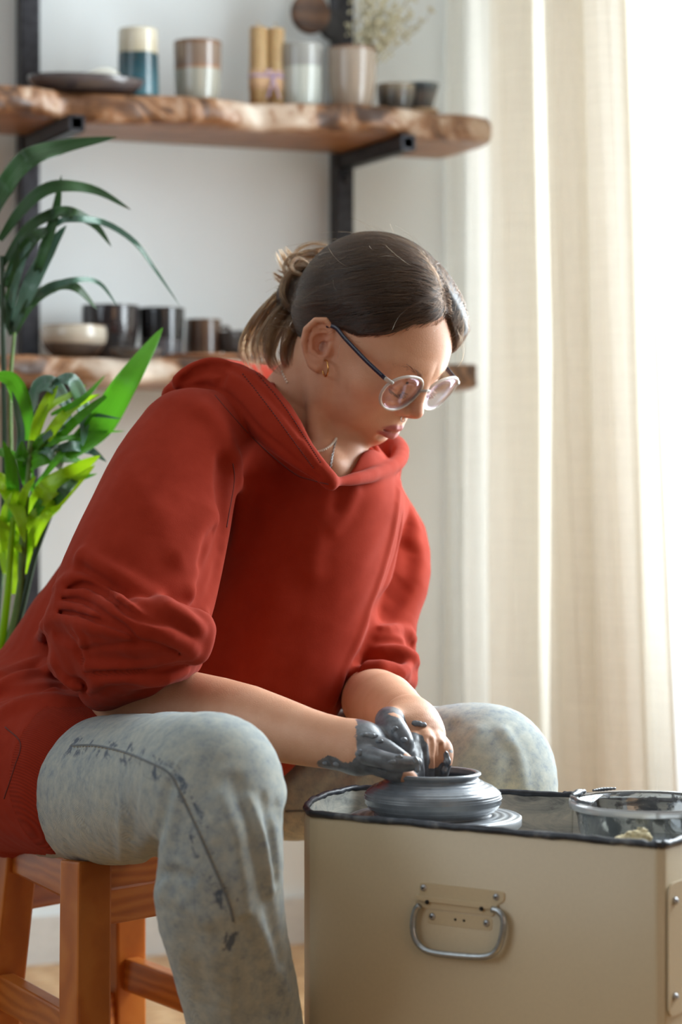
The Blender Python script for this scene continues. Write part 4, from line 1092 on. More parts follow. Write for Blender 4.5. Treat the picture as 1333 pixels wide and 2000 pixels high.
def add_tubes(P, d, tubes, cut):
    for pts_, k, lo, hi in tubes:
        m = np.all((P > lo) & (P < hi), axis=1)
        if m.any():
            c = chain(P[m], pts_); d[m] = smax(d[m], -c, k) if cut else smin(d[m], c, k)
    return d
def f_hood(P):
    """hood lying on the back: near band, roll behind, far wall, hollow for the neck"""
    d = chain(P, SC_([(368, 750, 2.72, 30), (420, 738, 2.72, 38), (486, 772, 2.70, 48), (540, 832, 2.67, 46), (588, 886, 2.645, 30), (632, 925, 2.635, 17), (645, 944, 2.635, 6)], 16))
    d = smin(d, chain(P, SC_([(345, 775, 2.76, 30), (400, 745, 2.86, 44), (480, 752, 2.92, 44), (560, 770, 2.97, 52)], 8)), .02)
    w = chain(P, SC_([(600, 790, 3.0, 50), (680, 862, 3.00, 46), (740, 885, 2.985, 36), (768, 890, 2.94, 26)], 12))
    w = smin(w, chain(P, SC_([(770, 868, 2.95, 18), (782, 880, 2.90, 17), (778, 902, 2.83, 16), (748, 921, 2.76, 15), (700, 934, 2.69, 12), (648, 944, 2.64, 6)], 18)), .012)
    w = smin(w, chain(P, SC_([(760, 925, 2.88, 22), (712, 945, 2.80, 26), (665, 958, 2.73, 16)], 8)), .02)
    d = smin(d, w, .02)
    return d
HOODG = []
for pts_, dep, wid in [([(330, 768), (390, 752), (450, 775), (500, 830), (560, 885), (620, 932)], 4, 3), ([(360, 742), (400, 722), (432, 728), (430, 745)], 10, 5), ([(345, 742), (372, 718), (410, 705), (440, 710)], -6, 6),
                       ([(378, 724), (420, 712), (470, 728), (540, 790), (590, 850)], 5, 4),
                       ([(492, 720), (548, 785), (592, 850), (628, 905)], 1.6, 1.6), ([(478, 728), (530, 792), (578, 858), (618, 912)], 1.6, 1.6)]:
    C = catmull(pts_, len(pts_) * 2 + 2); HOODG.append((hit(f_hood, C[:, 0], C[:, 1]), dep * .001, wid * .001))
def apply_folds(P, d, curves):
    for W_, dep, wid in curves:
        lo = W_.min(0) - 3.2 * wid; hi = W_.max(0) + 3.2 * wid
        m = np.all((P > lo) & (P < hi), axis=1)
        if m.any():
            q = P[m]; x = dist_line(q, W_) / wid; d[m] = d[m] + dep * np.exp(-x * x)
    return d
def f_hoodie(P):
    d = f_hoodie_base(P).copy()
    d = apply_folds(P, d, _gc)
    d = add_tubes(P, d, RIDGES, False); d = add_tubes(P, d, VALLEYS, True)
    h = apply_folds(P, f_hood(P).copy(), HOODG)
    d = smin(d, h, .006)
    d = d + .0011 * noise3(P, 20, 3) + .0004 * noise3(P, 70, 8)
    # neck hollow
    d = smax(d, -chain(P, SC_([(700, 780, 2.80, 90), (680, 850, 2.80, 66), (662, 888, 2.76, 50), (646, 918, 2.70, 26)], 8)), .006)
    d = smax(d, -chain(P, SC_([(735, 838, 2.85, 42), (732, 880, 2.87, 34), (705, 908, 2.80, 22)], 6)), .005)
    d = smax(d, -chain(P, SC_([(640, 700, 2.80, 92), (606, 780, 2.78, 66), (628, 860, 2.73, 44)], 6)), .006)
    return f_cuts(P, d)
def knit():
    t = NT('rust_red_sweatshirt_fleece'); v = t.coord(); n = t.noise(v, 9, 4); n2 = t.noise(v, 900, 2); n3 = t.noise(v, 60, 4)
    f = t.math('ADD', t.math('MULTIPLY', n, .6), t.math('MULTIPLY', n3, .4))
    c = t.ramp(f, [(.32, s2l(138, 38, 18)), (.68, s2l(154, 49, 30))])
    w = t.n('ShaderNodeTexWave'); w.inputs['Scale'].default_value = 170; w.bands_direction = 'DIAGONAL'; w.inputs['Distortion'].default_value = .6; t.l(v, w.inputs[0])
    rib = t.attr('rib')
    c = t.mix(t.math('MULTIPLY', t.math('MULTIPLY', rib, w.outputs['Fac']), .35), c, s2l(96, 30, 20))
    h = t.math('ADD', t.math('MULTIPLY', n2, .5), t.math('MULTIPLY', t.math('MULTIPLY', w.outputs['Fac'], rib), 2.0))
    t.set(Base_Color=c, Roughness=.9, Specular_IOR_Level=.12, Sheen_Weight=.06, Sheen_Roughness=.45, Sheen_Tint=(1, .75, .68, 1), Normal=t.bump(h, .35, .0008)); return t.m
M_KNIT = knit()
_t0 = _t.time()
hP, hQ = sdf_mesh(f_hoodie, (-.48, 2.34, .36), (.16, 3.14, .99), .0027, newton=1)
print('hoodie', len(hP), round(_t.time() - _t0, 1))
hoodie = mesh_obj('hoodie', hP, hQ, M_KNIT, person)
hoodie['label'] = 'rust red hoodie with rolled sleeves and the hood down'
hx = hP[:, 0] / hP[:, 1] * FPX + CX; hy = HY - (hP[:, 2] - HC) / hP[:, 1] * FPX
eh = np.abs(ell(hP, at(330, 1552, 2.48), (.128, .19, .100)))
rib = ((eh < .062) & (hy > 1380) & (hP[:, 1] < 2.9)).astype(float)
cl_ = chain(hP, SC_([(205, 1290, 2.50, 40), (270, 1284, 2.475, 36), (335, 1278, 2.50, 34)], 6)) < .004
rib = np.maximum(rib, cl_)
set_attr(hoodie, 'rib', rib)
def surf_tube(name, f, pts, r, mat, parent, n=40, lift=0.0, dash=None):
    C = catmull(pts, n); W_ = hit(f, C[:, 0], C[:, 1])
    ok = (np.abs(f(W_)) < .004) & (np.r_[0, np.linalg.norm(np.diff(W_, axis=0), axis=1)] < .03); W_ = W_[ok]; n = len(W_)
    if n < 3: return None
    W_ = W_ - (W_ - np.array([0, 0, HC])) / np.linalg.norm(W_ - np.array([0, 0, HC]), axis=1)[:, None] * lift
    m = MB()
    if dash:
        for i in range(0, n - 1, dash): m.tube(W_[i:i + 2], r, 5)
    else: m.tube(W_, r, 6)
    return m.build(name, mat, parent)
M_THREAD = simple('dark_red_thread', s2l(96, 30, 22), .8)
for c in ([(455, 905), (458, 930), (455, 960), (448, 1000), (443, 1030)], [(420, 772), (470, 830), (520, 880), (575, 925), (610, 938), (642, 946)]):
    surf_tube('seam', f_hoodie, c, .0007, M_THREAD, hoodie, 40)
for c in ([(492, 718), (548, 783), (592, 848), (628, 905)], [(474, 730), (526, 796), (574, 862), (612, 914)]):
    surf_tube('stitching', f_hoodie, c, .0007, M_THREAD, hoodie, 90, .0004, 2)
surf_tube('side_seam', f_hoodie, [(10, 1420), (40, 1452), (28, 1500), (8, 1560)], .0008, M_THREAD, hoodie, 30)

# jeans
def f_jeans_base(P):
    d = chain(P, SC_([(40, 1525, 2.83, 128), (150, 1542, 2.67, 142), (270, 1540, 2.50, 145), (370, 1527, 2.36, 136), (410, 1530, 2.30, 130)], 10))
    d = smin(d, chain(P, SC_([(412, 1540, 2.30, 126), (432, 1640, 2.27, 120), (428, 1760, 2.28, 126), (450, 1870, 2.31, 118), (482, 2010, 2.35, 112), (505, 2200, 2.39, 106), (515, 2440, 2.42, 100)], 14)), .03)
    f = chain(P, SC_([(300, 1520, 2.95, 130), (480, 1515, 2.90, 128), (700, 1512, 2.82, 126), (880, 1500, 2.745, 122), (955, 1510, 2.715, 120)], 10))
    f = smin(f, chain(P, SC_([(950, 1505, 2.715, 118), (985, 1600, 2.69, 108), (1000, 1800, 2.70, 98), (990, 2100, 2.75, 92), (980, 2330, 2.80, 88)], 8)), .03)
    d = np.minimum(d, f)
    s = ell(P, at(160, 1500, 2.90), (.15, .12, .09))
    return smin(d, s, .05)
JG = []
for pts_, dep, wid in [
    ([(140, 1458), (185, 1458), (240, 1470), (290, 1490), (330, 1512), (352, 1552), (382, 1615), (415, 1690), (445, 1760), (458, 1830), (455, 1900), (450, 2000)], -1.4, 2.2),
    ([(330, 1512), (345, 1495), (355, 1480)], -1.5, 2),
    ([(300, 1690), (305, 1640), (320, 1590), (332, 1540)], 5, 7), ([(322, 1650), (332, 1690), (318, 1740)], -4, 7), ([(345, 1560), (335, 1620), (322, 1680)], -3, 7),
    ([(430, 1560), (455, 1620), (470, 1700), (480, 1780)], -4, 8), ([(462, 1530), (490, 1600), (505, 1680), (525, 1780), (545, 1880)], 4, 8),
    ([(485, 1560), (515, 1640), (530, 1740)], -4, 6), ([(515, 1560), (530, 1630), (540, 1720)], 4, 5), ([(540, 1575), (522, 1600), (535, 1680)], 3, 6),
    ([(500, 1800), (530, 1860), (560, 1950)], -4, 8), ([(475, 1800), (500, 1880), (525, 1980)], 3.5, 7),
    ([(240, 1560), (235, 1620), (240, 1680)], -1.6, 6), ([(270, 1520), (262, 1580), (258, 1640)], 1.6, 8),
    ([(340, 1760), (380, 1840), (400, 1960)], 2.5, 12), ([(308, 1712), (340, 1705), (370, 1715)], 5, 6), ([(300, 1745), (350, 1760), (400, 1800)], -3, 8),
    ([(880, 1420), (860, 1480), (830, 1530)], 3.5, 10), ([(935, 1430), (905, 1480), (870, 1535)], -3, 9), ([(985, 1430), (1015, 1480), (1025, 1540)], -3.5, 8), ([(1000, 1470), (985, 1540)], 3, 8),
    ([(600, 1500), (560, 1540), (545, 1580)], -3, 9), ([(680, 1500), (640, 1540), (610, 1570)], 3, 8), ([(720, 1500), (690, 1540)], -3, 8),
    ([(558, 1583), (600, 1583)], 1.5, 2),
    ]:
    C = catmull(pts_, max(6, len(pts_) * 2)); JG.append((hit(f_jeans_base, C[:, 0], C[:, 1]), dep * .001, wid * .001))
def f_jeans(P):
    d = apply_folds(P, f_jeans_base(P).copy(), JG)
    return d + .0010 * noise3(P, 40, 13) + .0004 * noise3(P, 120, 17)
def denim():
    t = NT('acid_washed_denim'); v = t.coord(); n = t.noise(v, 12, 5, .6); n2 = t.noise(v, 95, 6, .75); n4 = t.noise(v, 45, 5, .7, .5)
    w = t.n('ShaderNodeTexWave'); w.inputs['Scale'].default_value = 480; w.bands_direction = 'DIAGONAL'; w.inputs['Distortion'].default_value = 1.5; t.l(v, w.inputs[0])
    f = t.math('ADD', t.math('MULTIPLY', n, .28), t.math('MULTIPLY', n2, .72))
    c = t.ramp(f, [(.36, s2l(128, 140, 148)), (.46, s2l(156, 164, 164)), (.58, s2l(176, 180, 172)), (.7, s2l(188, 190, 180))])
    pk = t.ramp(t.math('MULTIPLY', t.attr('seam'), t.ramp(n4, [(.50, (0,) * 3), (.62, (1,) * 3)])), [(.15, (0,) * 3), (.6, (.85,) * 3)])
    c = t.mix(pk, c, s2l(66, 80, 100)); c = t.mix(t.math('MULTIPLY', w.outputs['Fac'], .12), c, s2l(90, 104, 122))
    t.set(Base_Color=c, Roughness=.85, Specular_IOR_Level=.25, Sheen_Weight=.15, Normal=t.bump(t.math('ADD', w.outputs['Fac'], n2), .3, .0006)); return t.m
M_DENIM = denim()
_t0 = _t.time()
jP, jQ = sdf_mesh(f_jeans, (-.56, 2.10, .10), (.28, 3.10, .66), .0030, newton=1)
print('jeans', len(jP), round(_t.time() - _t0, 1))
jeans = mesh_obj('jeans', jP, jQ, M_DENIM, person); jeans['label'] = 'pale acid-washed blue jeans with a long side seam'
set_attr(jeans, 'seam', np.clip(1 - np.abs(dist_line(jP, JG[0][0]) - .006) / .010, 0, 1) * (jP[:, 2] > .37))
M_JTH = simple('faded_seam_thread', s2l(150, 140, 120), .9); M_JSE = simple('grey_denim_seam', s2l(110, 116, 120), .9)  # pale thread, and a darker grey for the seam itself
sc0 = [(140, 1456), (185, 1456), (240, 1468), (290, 1488), (330, 1510), (352, 1550), (382, 1613), (415, 1688), (445, 1758), (456, 1800)]
surf_tube('seam', f_jeans, sc0, .0012, M_JSE, jeans, 70)
surf_tube('stitching', f_jeans, [(x + 4, y + 3) for x, y in sc0], .0006, M_JTH, jeans, 140, .0003, 2)
surf_tube('seam', f_jeans, [(558, 1585), (580, 1584), (600, 1584)], .0012, M_JSE, jeans, 16)
# shoes on the floor, under the picture
for (x, y, Y) in ((515, 2470, 2.42), (980, 2330, 2.80)):
    c = at(x, y, Y); c[2] = .05
    fw = A3(.35, -.93, 0) if Y < 2.6 else A3(.8, -.6, 0)
    def fs(P, c=c, fw=fw):
        d = rc(P, c - Z3 * .01, c + fw * .14 - Z3 * .018, .042, .036); d = smin(d, rc(P, c, c + Z3 * .05, .040, .038), .02)
        return smax(d, .004 - P[:, 2], .004)
    sdf_obj('shoe', fs, c - A3(.12, .22, .06), c + A3(.22, .12, .14), .006, simple('black_canvas', (.02, .02, .022), .7), person)
# ---------------------------------------------------------------- hair
_TH = np.radians([0, 33, 52, 71, 90, 105, 130, 150, 180]); _UL = [93, 77, 53, 36, 30, 16, -18, -42, -52]
def hair_off(q):
    ul = np.interp(np.arctan2(np.abs(q[:, 1]), q[:, 0]), _TH, _UL)
    ul = ul - 26 * np.clip((q[:, 1] - 8) / 30, 0, 1) * np.clip((q[:, 0] - 10) / 30, 0, 1)
    x = q[:, 2] - ul
    full = 9 + 7 * np.clip(q[:, 1] / 50, 0, 1) * np.clip(q[:, 0] / 60, 0, 1) + 3 * np.clip(-q[:, 0] / 80, 0, 1)
    return np.clip(-3 + x * .75, -4, 2.5) + np.clip((x - 6) / 30, 0, 1) * (full - 2.5), x
def f_cap(P):
    q = hloc(P); d = ell(q, A3(-8, 0, 38), (93, 73, 88)); d = smin(d, ell(q, A3(22, 0, 34), (66, 67, 70)), 14)
    o, x = hair_off(q)
    d = d - o
    # parting: shallow valley along the top
    pv = np.exp(-((q[:, 1] - 4) / 4.0) ** 2) * np.clip((q[:, 2] - 70) / 30, 0, 1) * np.clip((q[:, 0] + 10) / 30, 0, 1)
    d = d + 2.2 * pv
    k = ell(q, A3(-112, -14, 2), (22, 22, 24)); d = smin(d, k, 16)
    return d * .001
def hair_mat(name, c0, c1, rough=.3):
    t = NT(name); t.t.nodes.remove(t.b)
    h = t.n('ShaderNodeBsdfHairPrincipled'); h.model = 'CHIANG'; h.parametrization = 'COLOR'
    i = t.n('ShaderNodeHairInfo'); c = t.ramp(i.outputs['Random'], [(0, c0), (1, c1)])
    t.l(c, h.inputs['Color']); h.inputs['Roughness'].default_value = rough; h.inputs['Radial Roughness'].default_value = .4
    t.l(h.outputs[0], t.o.inputs[0]); return t.m
def cap_mat():
    t = NT('brown_hair_mass'); v = t.coord('Object', (1, 1, 1)); n = t.noise(v, 120, 4)
    t.set(Base_Color=t.ramp(n, [(.3, s2l(20, 13, 9)), (.7, s2l(32, 22, 16))]), Roughness=.55, Normal=t.bump(n, .3, .001)); return t.m
cP, cQ = sdf_mesh(f_cap, HO - .17, HO + .17, .003)
hair = mesh_obj('hair', cP, cQ, cap_mat(), person); hair['label'] = 'brown hair swept back into a low messy knot'
def make_curves(name, PTS, R, mat, parent, kind='stuff'):
    """PTS (n, m, 3), R (n, m)"""
    hc = bpy.data.hair_curves.new(name); n, m = PTS.shape[:2]
    hc.add_curves([m] * n)
    loc = root_loc(parent)
    hc.position_data.foreach_set('vector', (PTS - loc).astype(np.float32).ravel())
    a = hc.attributes.get('radius') or hc.attributes.new('radius', 'FLOAT', 'POINT'); a.data.foreach_set('value', R.astype(np.float32).ravel())
    hc.materials.append(mat); o = bpy.data.objects.new(name, hc); link(o, parent); o['kind'] = kind; return o
RS = np.random.RandomState(7)
KN = H(-116, -20, -2)
def grow_scalp(n, m=26):
    u = RS.normal(size=(n * 3, 3)); u /= np.linalg.norm(u, axis=1)[:, None]
    q = u * A3(93, 73, 88) + A3(-8, 0, 38); o, x = hair_off(q)
    keep = (x > 1) & (np.linalg.norm(q - A3(-116, -20, -2), axis=1) > 24); q = q[keep][:n]
    # more roots along the hairline and the parting
    P = HO + (q @ HM.T) * .001
    def snap(P, lift):
        for _ in range(2):
            v = f_cap(P) - lift; e = .001; G = np.stack([f_cap(P + np.eye(3)[i] * e) - f_cap(P) for i in range(3)], 1) / e
            P = P - v[:, None] * G / ((G * G).sum(1)[:, None] + 1e-6)
        return P, G
    lift = RS.uniform(.0001, .0026, len(P)); P, G = snap(P, lift)
    out = [P]; sd = np.sign(hloc(P)[:, 1] - 4); jit = RS.normal(size=(len(P), 3)) * .10
    tgt = KN + RS.normal(size=(len(P), 3)) * .010
    L0 = np.linalg.norm(tgt - P, axis=1)
    for i in range(m - 1):
        N_ = G / (np.linalg.norm(G, axis=1)[:, None] + 1e-9); D = tgt - P; rem = np.linalg.norm(D, axis=1)
        D /= rem[:, None] + 1e-9
        t = np.clip(rem / .12 - .2, 0, 1)[:, None]
        D = D + t * (-HM[:, 2] * .38 + sd[:, None] * HM[:, 1] * .32) + jit * t * (1 + .5 * math.sin(i * .8))
        D = D - N_ * np.einsum('ij,ij->i', D, N_)[:, None]; D /= np.linalg.norm(D, axis=1)[:, None] + 1e-9
        P = P + D * np.minimum(rem, L0 * 1.25 / (m - 1))[:, None]; P, G = snap(P, lift); out.append(P)
    return np.stack(out, 1)
S = grow_scalp(13000)
R_ = np.full(S.shape[:2], .00016); R_[:, 0] = .00008; R_[:, -1] = .0001
M_HAIR = hair_mat('dark_brown_strands', s2l(14, 9, 6), s2l(56, 36, 23), .26)
M_TAIL = hair_mat('lighter_brown_tail_strands', s2l(30, 20, 13), s2l(84, 58, 36), .30)
make_curves('strands', S, R_, M_HAIR, hair)
GD = [
    ([(622, 560, 2.835), (580, 572, 2.83), (538, 606, 2.825), (503, 645, 2.82), (487, 682, 2.81), (500, 712, 2.80)], 9, 300),
    ([(620, 566, 2.83), (570, 590, 2.82), (530, 632, 2.81), (510, 672, 2.80), (516, 718, 2.79)], 9, 320),
    ([(620, 574, 2.82), (575, 606, 2.81), (545, 648, 2.80), (532, 690, 2.79), (545, 724, 2.785)], 10, 320),
    ([(622, 580, 2.82), (590, 616, 2.81), (568, 660, 2.80), (560, 700, 2.79), (566, 724, 2.785)], 10, 280),
    ([(625, 585, 2.82), (606, 625, 2.81), (590, 662, 2.805), (578, 700, 2.80)], 9, 220),
    ([(624, 550, 2.83), (590, 552, 2.82), (556, 578, 2.82), (520, 622, 2.82), (498, 668, 2.82)], 6, 120),
    ([(640, 545, 2.82), (606, 530, 2.81), (575, 548, 2.80), (572, 580, 2.80), (600, 600, 2.80), (624, 590, 2.81)], 9, 260),
    ([(632, 552, 2.81), (604, 545, 2.795), (588, 566, 2.79), (604, 588, 2.79)], 9, 200),
    ([(628, 540, 2.83), (592, 536, 2.83), (566, 512, 2.83), (549, 484, 2.83)], 5, 200),
    ([(628, 542, 2.83), (588, 545, 2.83), (556, 540, 2.83), (536, 528, 2.83)], 5, 140),
    ([(640, 536, 2.83), (602, 520, 2.83), (600, 506, 2.83), (622, 494, 2.83), (652, 490, 2.83)], 8, 260),
    ([(636, 545, 2.82), (596, 530, 2.83), (574, 500, 2.84)], 5, 120), ([(645, 530, 2.83), (612, 508, 2.83), (584, 516, 2.82), (566, 540, 2.82)], 7, 200), ([(640, 540, 2.82), (600, 540, 2.80), (575, 530, 2.80), (580, 512, 2.81), (610, 508, 2.82)], 7, 200), ([(630, 540, 2.84), (600, 516, 2.85), (590, 496, 2.86)], 5, 80), ([(630, 548, 2.82), (590, 556, 2.82), (556, 566, 2.82), (538, 560, 2.82)], 4, 50),
]
TP = []; TR = []
for g, spread, n in GD:
    m = 20; C = catmull([at(*p) for p in g], m); t = np.linspace(0, 1, m)
    T = np.gradient(C, axis=0); T /= np.linalg.norm(T, axis=1)[:, None]
    a = np.cross(T, [0, 1., 0]); a /= np.linalg.norm(a, axis=1)[:, None] + 1e-9; b = np.cross(T, a)
    k = spread * 2.82 / FPX
    nc = max(4, n // 26); cl1, cl2 = RS.normal(size=nc) * k * 1.1, RS.normal(size=nc) * k * 1.1; ci = RS.randint(0, nc, n); o1 = cl1[ci] + RS.normal(size=n) * k * .16; o2 = cl2[ci] + RS.normal(size=n) * k * .16; cph = RS.uniform(0, 6.28, nc); ph = RS.uniform(0, 6.28, n); am = RS.uniform(0, .4, n) * k; ln = RS.uniform(.78, 1.0, n)
    prof = (.55 + .9 * np.sin(np.pi * np.clip(t * .8, 0, 1)))
    for i in range(n):
        tt = t * ln[i]; Ci = np.stack([np.interp(tt, t, C[:, j]) for j in range(3)], 1)
        ai = np.stack([np.interp(tt, t, a[:, j]) for j in range(3)], 1); bi = np.stack([np.interp(tt, t, b[:, j]) for j in range(3)], 1)
        w = (prof + .35 * np.sin(4 * t + cph[ci[i]]) + .12 * am[i] / k * np.sin(5 * t + ph[i]))[:, None]
        TP.append(Ci + ai * o1[i] * w + bi * o2[i] * w); TR.append(np.full(m, .00020) * np.interp(t, [0, .8, 1], [1, 1, .3]))
make_curves('tied_tail', np.array(TP), np.array(TR), M_TAIL, hair)
# flyaway wisps
fp = []
for i in range(220):
    k = RS.randint(len(S)); i0 = RS.randint(0, 10); base = S[k, i0]; d = S[k, i0 + 2] - base; d /= np.linalg.norm(d) + 1e-9
    nrm = (base - H(-5, 0, 30)); nrm /= np.linalg.norm(nrm); L = RS.uniform(.012, .045)
    t = np.linspace(0, 1, 10)[:, None]; r_ = RS.normal(size=3) * .3
    fp.append(base + L * (d * t + nrm * (t * .45 - .25 * t ** 2 * RS.uniform(0, 1.6)) + r_ * t ** 2))
for g in ([(868, 626, 2.70), (850, 590, 2.70), (800, 560, 2.70), (760, 540, 2.72)], [(690, 660, 2.68), (668, 668, 2.67), (660, 700, 2.67)], [(895, 640, 2.72), (905, 670, 2.72), (904, 700, 2.72), (895, 716, 2.72)]):
    for j in range(2):
        C = catmull([at(x + RS.normal() * 2.5, y + RS.normal() * 2.5, Y) for x, y, Y in g], 10); fp.append(C)
make_curves('wisps', np.array(fp), np.full((len(fp), 10), .00009), M_TAIL, hair)

# lashes and eyebrows
lp = []
for sgn in (-1, 1):
    LL = catmull([A3(79.0, 18, 5.2), A3(82.8, 25, 1.8), A3(82.4, 33, .8), A3(76.4, 43, 4.8)], 50)
    for p in LL:
        for r_ in range(2):
            p0 = p + RS.normal(size=3) * .25; dr = A3(.75, (p[1] - 29) * .03, -.62) + RS.normal(size=3) * .08; ln = RS.uniform(5, 7.5)
            t = np.linspace(0, 1, 5)[:, None]; c = p0 + dr * ln * t + A3(.3, 0, .9) * ln * .45 * t ** 2
            c[:, 1] *= sgn; lp.append(HO + (c @ HM.T) * .001)
make_curves('eyelashes', np.array(lp), np.full((len(lp), 5), .00016), hair_mat('black_lashes', s2l(24, 18, 16), s2l(40, 30, 24)), body)
bp_ = []
for sgn in (-1, 1):
    BL = catmull([A3(86, 13, 28), A3(83.5, 24, 33.5), A3(74, 38, 36), A3(60, 49, 31)], 90)
    for i, p in enumerate(BL[:-1]):
        d0 = BL[i + 1] - p; d0 /= np.linalg.norm(d0)
        for r_ in range(1):
            z = p.copy(); z[2] += RS.normal() * 1.5; z[0] += 1.0; z = z * A3(1, sgn, 1)
            for _ in range(3):
                Pz = (HO + HM @ z * .001)[None]; v = f_head(Pz)[0] * 1000; z = z - A3(.9, .35 * sgn, .1) * (v - .15)
            dd = (d0 * A3(1, sgn, 1)) * 5 + A3(0, 0, 1.2)
            t = np.linspace(0, 1, 4)[:, None]; c = z + dd * t + A3(.25, .1 * sgn, 0) * t
            bp_.append(HO + (c @ HM.T) * .001)
make_curves('eyebrows', np.array(bp_), np.full((len(bp_), 4), .00012), M_HAIR, body)

# ---------------------------------------------------------------- glasses
gl = empty('eyeglasses', H(95, 0, 12), 'clear-rimmed round eyeglasses with dark navy temples worn low on the nose', 'eyeglasses')
def clearplastic():
    t = NT('clear_acetate'); t.set(Base_Color=s2l(238, 234, 226), Roughness=.1, Transmission_Weight=.6, IOR=1.2, Coat_Weight=.5, Specular_IOR_Level=.7); return t.m
def lensmat():
    t = NT('coated_lens'); tr = t.n('ShaderNodeBsdfTransparent'); tr.inputs[0].default_value = (.99, .97, .985, 1)
    g = t.n('ShaderNodeBsdfGlossy'); g.inputs['Roughness'].default_value = .03; g.inputs['Color'].default_value = (.92, .80, .98, 1)
    fr = t.n('ShaderNodeLayerWeight'); fr.inputs[0].default_value = .5; m = t.n('ShaderNodeMixShader'); t.l(t.math('ADD', t.math('MULTIPLY', t.math('POWER', fr.outputs['Facing'], 4.0), .35), .035), m.inputs[0])
    t.l(tr.outputs[0], m.inputs[1]); t.l(g.outputs[0], m.inputs[2]); t.l(m.outputs[0], t.o.inputs[0]); return t.m
M_ACE, M_LENS, M_NAVY = clearplastic(), lensmat(), simple('navy_temple', s2l(34, 34, 54), .25)
def lens_pt(sgn, t, k=1.0, df=0.0):
    # rounded outline, a little wider towards the temple and at the top
    a, b = 30.0, 24.0
    c, s_ = math.cos(t), math.sin(t); n = 2.1
    x = a * abs(c) ** (2 / n) * (1 if c > 0 else -1); z = b * abs(s_) ** (2 / n) * (1 if s_ > 0 else -1)
    x *= 1 + .05 * (z / b); x *= k; z *= k
    l = 37.5 + x; f = 92 - .0028 * (l - 20) ** 2 * (1 if l > 20 else .3) - .10 * z * -1 * .8 + df
    return H(f, sgn * l, 8.5 + z)
for sgn in (-1, 1):
    ring_ = [lens_pt(sgn, 2 * PI * i / 64) for i in range(64)]
    rim = MB().tube(ring_, .0018, 10, closed=True).build('lens_rim', M_ACE, gl)
    vs = []; fs = []
    for df in (.6, -1.0):
        vs.append(lens_pt(sgn, 0, 0.0, df + 1.6))
        for kk in (.5, .97):
            vs += [lens_pt(sgn, 2 * PI * i / 48, kk, df + 1.6 * (1 - kk ** 2)) for i in range(48)]
    for b0 in (0, 97):
        for i in range(48):
            j = (i + 1) % 48; fs.append((b0, b0 + 1 + i, b0 + 1 + j)); fs.append((b0 + 1 + i, b0 + 49 + i, b0 + 49 + j, b0 + 1 + j))
    for i in range(48):
        j = (i + 1) % 48; fs.append((49 + i, 49 + j, 97 + 49 + j, 97 + 49 + i))
    MB().add(vs, fs).build('lens', M_LENS, gl)
    hin = H(85, sgn * 66, 20)
    MB().tube(catmull([H(89, sgn * 63, 21), H(87, sgn * 67, 21.5), H(81, sgn * 69.5, 21.5)], 8), [.0022] * 4 + [.0026] * 4, 10).build('hinge', M_ACE, gl)
    tm = catmull([H(82, sgn * 69.5, 21.5), H(50, sgn * 74, 24), H(15, sgn * 77, 28), H(-6, sgn * 78, 30), H(-24, sgn * 77, 16), H(-30, sgn * 76, 0)], 26)
    m = MB(); vs = []
    T = np.gradient(tm, axis=0)
    for i, p in enumerate(tm):
        t_ = T[i] / np.linalg.norm(T[i]); o_2 = HM[:, 1] * sgn; o_2 = o_2 - t_ * (o_2 @ t_); o_2 /= np.linalg.norm(o_2); w_ = np.cross(t_, o_2)
        hw = .0027; ht = .0011
        for k in range(8):
            a = 2 * PI * k / 8 + PI / 8; vs.append(p + w_ * hw * math.cos(a) + o_2 * ht * math.sin(a))
    fs = [(i * 8 + k, i * 8 + (k + 1) % 8, (i + 1) * 8 + (k + 1) % 8, (i + 1) * 8 + k) for i in range(len(tm) - 1) for k in range(8)] + [tuple(range(8)), tuple(range(len(tm) * 8 - 8, len(tm) * 8))]
    m.add(vs, fs).build('temple', M_NAVY, gl)
MB().tube(catmull([H(92.5, -8.5, 12), H(96, -4, 15.5), H(97, 0, 16.3), H(96, 4, 15.5), H(92.5, 8.5, 12)], 14), .0017, 10).build('bridge', M_ACE, gl)

# ---------------------------------------------------------------- jewellery
M_GOLD = simple('gold', s2l(214, 160, 96), .22, 1.0); M_PEARL = simple('pearl', s2l(236, 228, 214), .2); M_SILV = simple('silver', s2l(190, 190, 190), .25, 1.0)
lob = hit(f_body, 636, 706)[0]
ec = lob + A3(.0, -.002, -.0078); eh_ = A3(.38, -.92, 0)
er = MB().tube([ec + .0088 * math.sin(a) * Z3 * 1.05 + .0082 * math.cos(a) * eh_ for a in np.linspace(0, 2 * PI, 33)[:-1]], .0010, 10, closed=True).build('hoop_earring', M_GOLD, person)
er['label'] = 'small gold hoop earring'
PN = [(608, 882), (620, 882), (632, 879), (644, 872), (652, 864), (657, 857)]
W_ = hit(f_body, *np.array(catmull(PN, 18)).T)
pm = MB()
def ball(m, c, r, n=10):
    m.lathe([(r * math.sin(PI * i / 6), -r * math.cos(PI * i / 6)) for i in range(7)], c, n)
for p in W_: ball(pm, p + A3(0, -.0011, 0), .00155)
W2 = hit(f_body, *np.array(catmull([(551, 726), (556, 736), (561, 746)], 5)).T)
for p in W2: ball(pm, p + A3(0, -.0011, 0), .0016)
nk = pm.build('pearl_necklace', M_PEARL, person); nk['kind'] = 'stuff'; nk['label'] = 'short string of tiny pearls around the neck'
W_ = hit(f_body, *np.array(catmull([(644, 934), (647, 905), (652, 880), (657, 858)], 22)).T)
cm = MB()
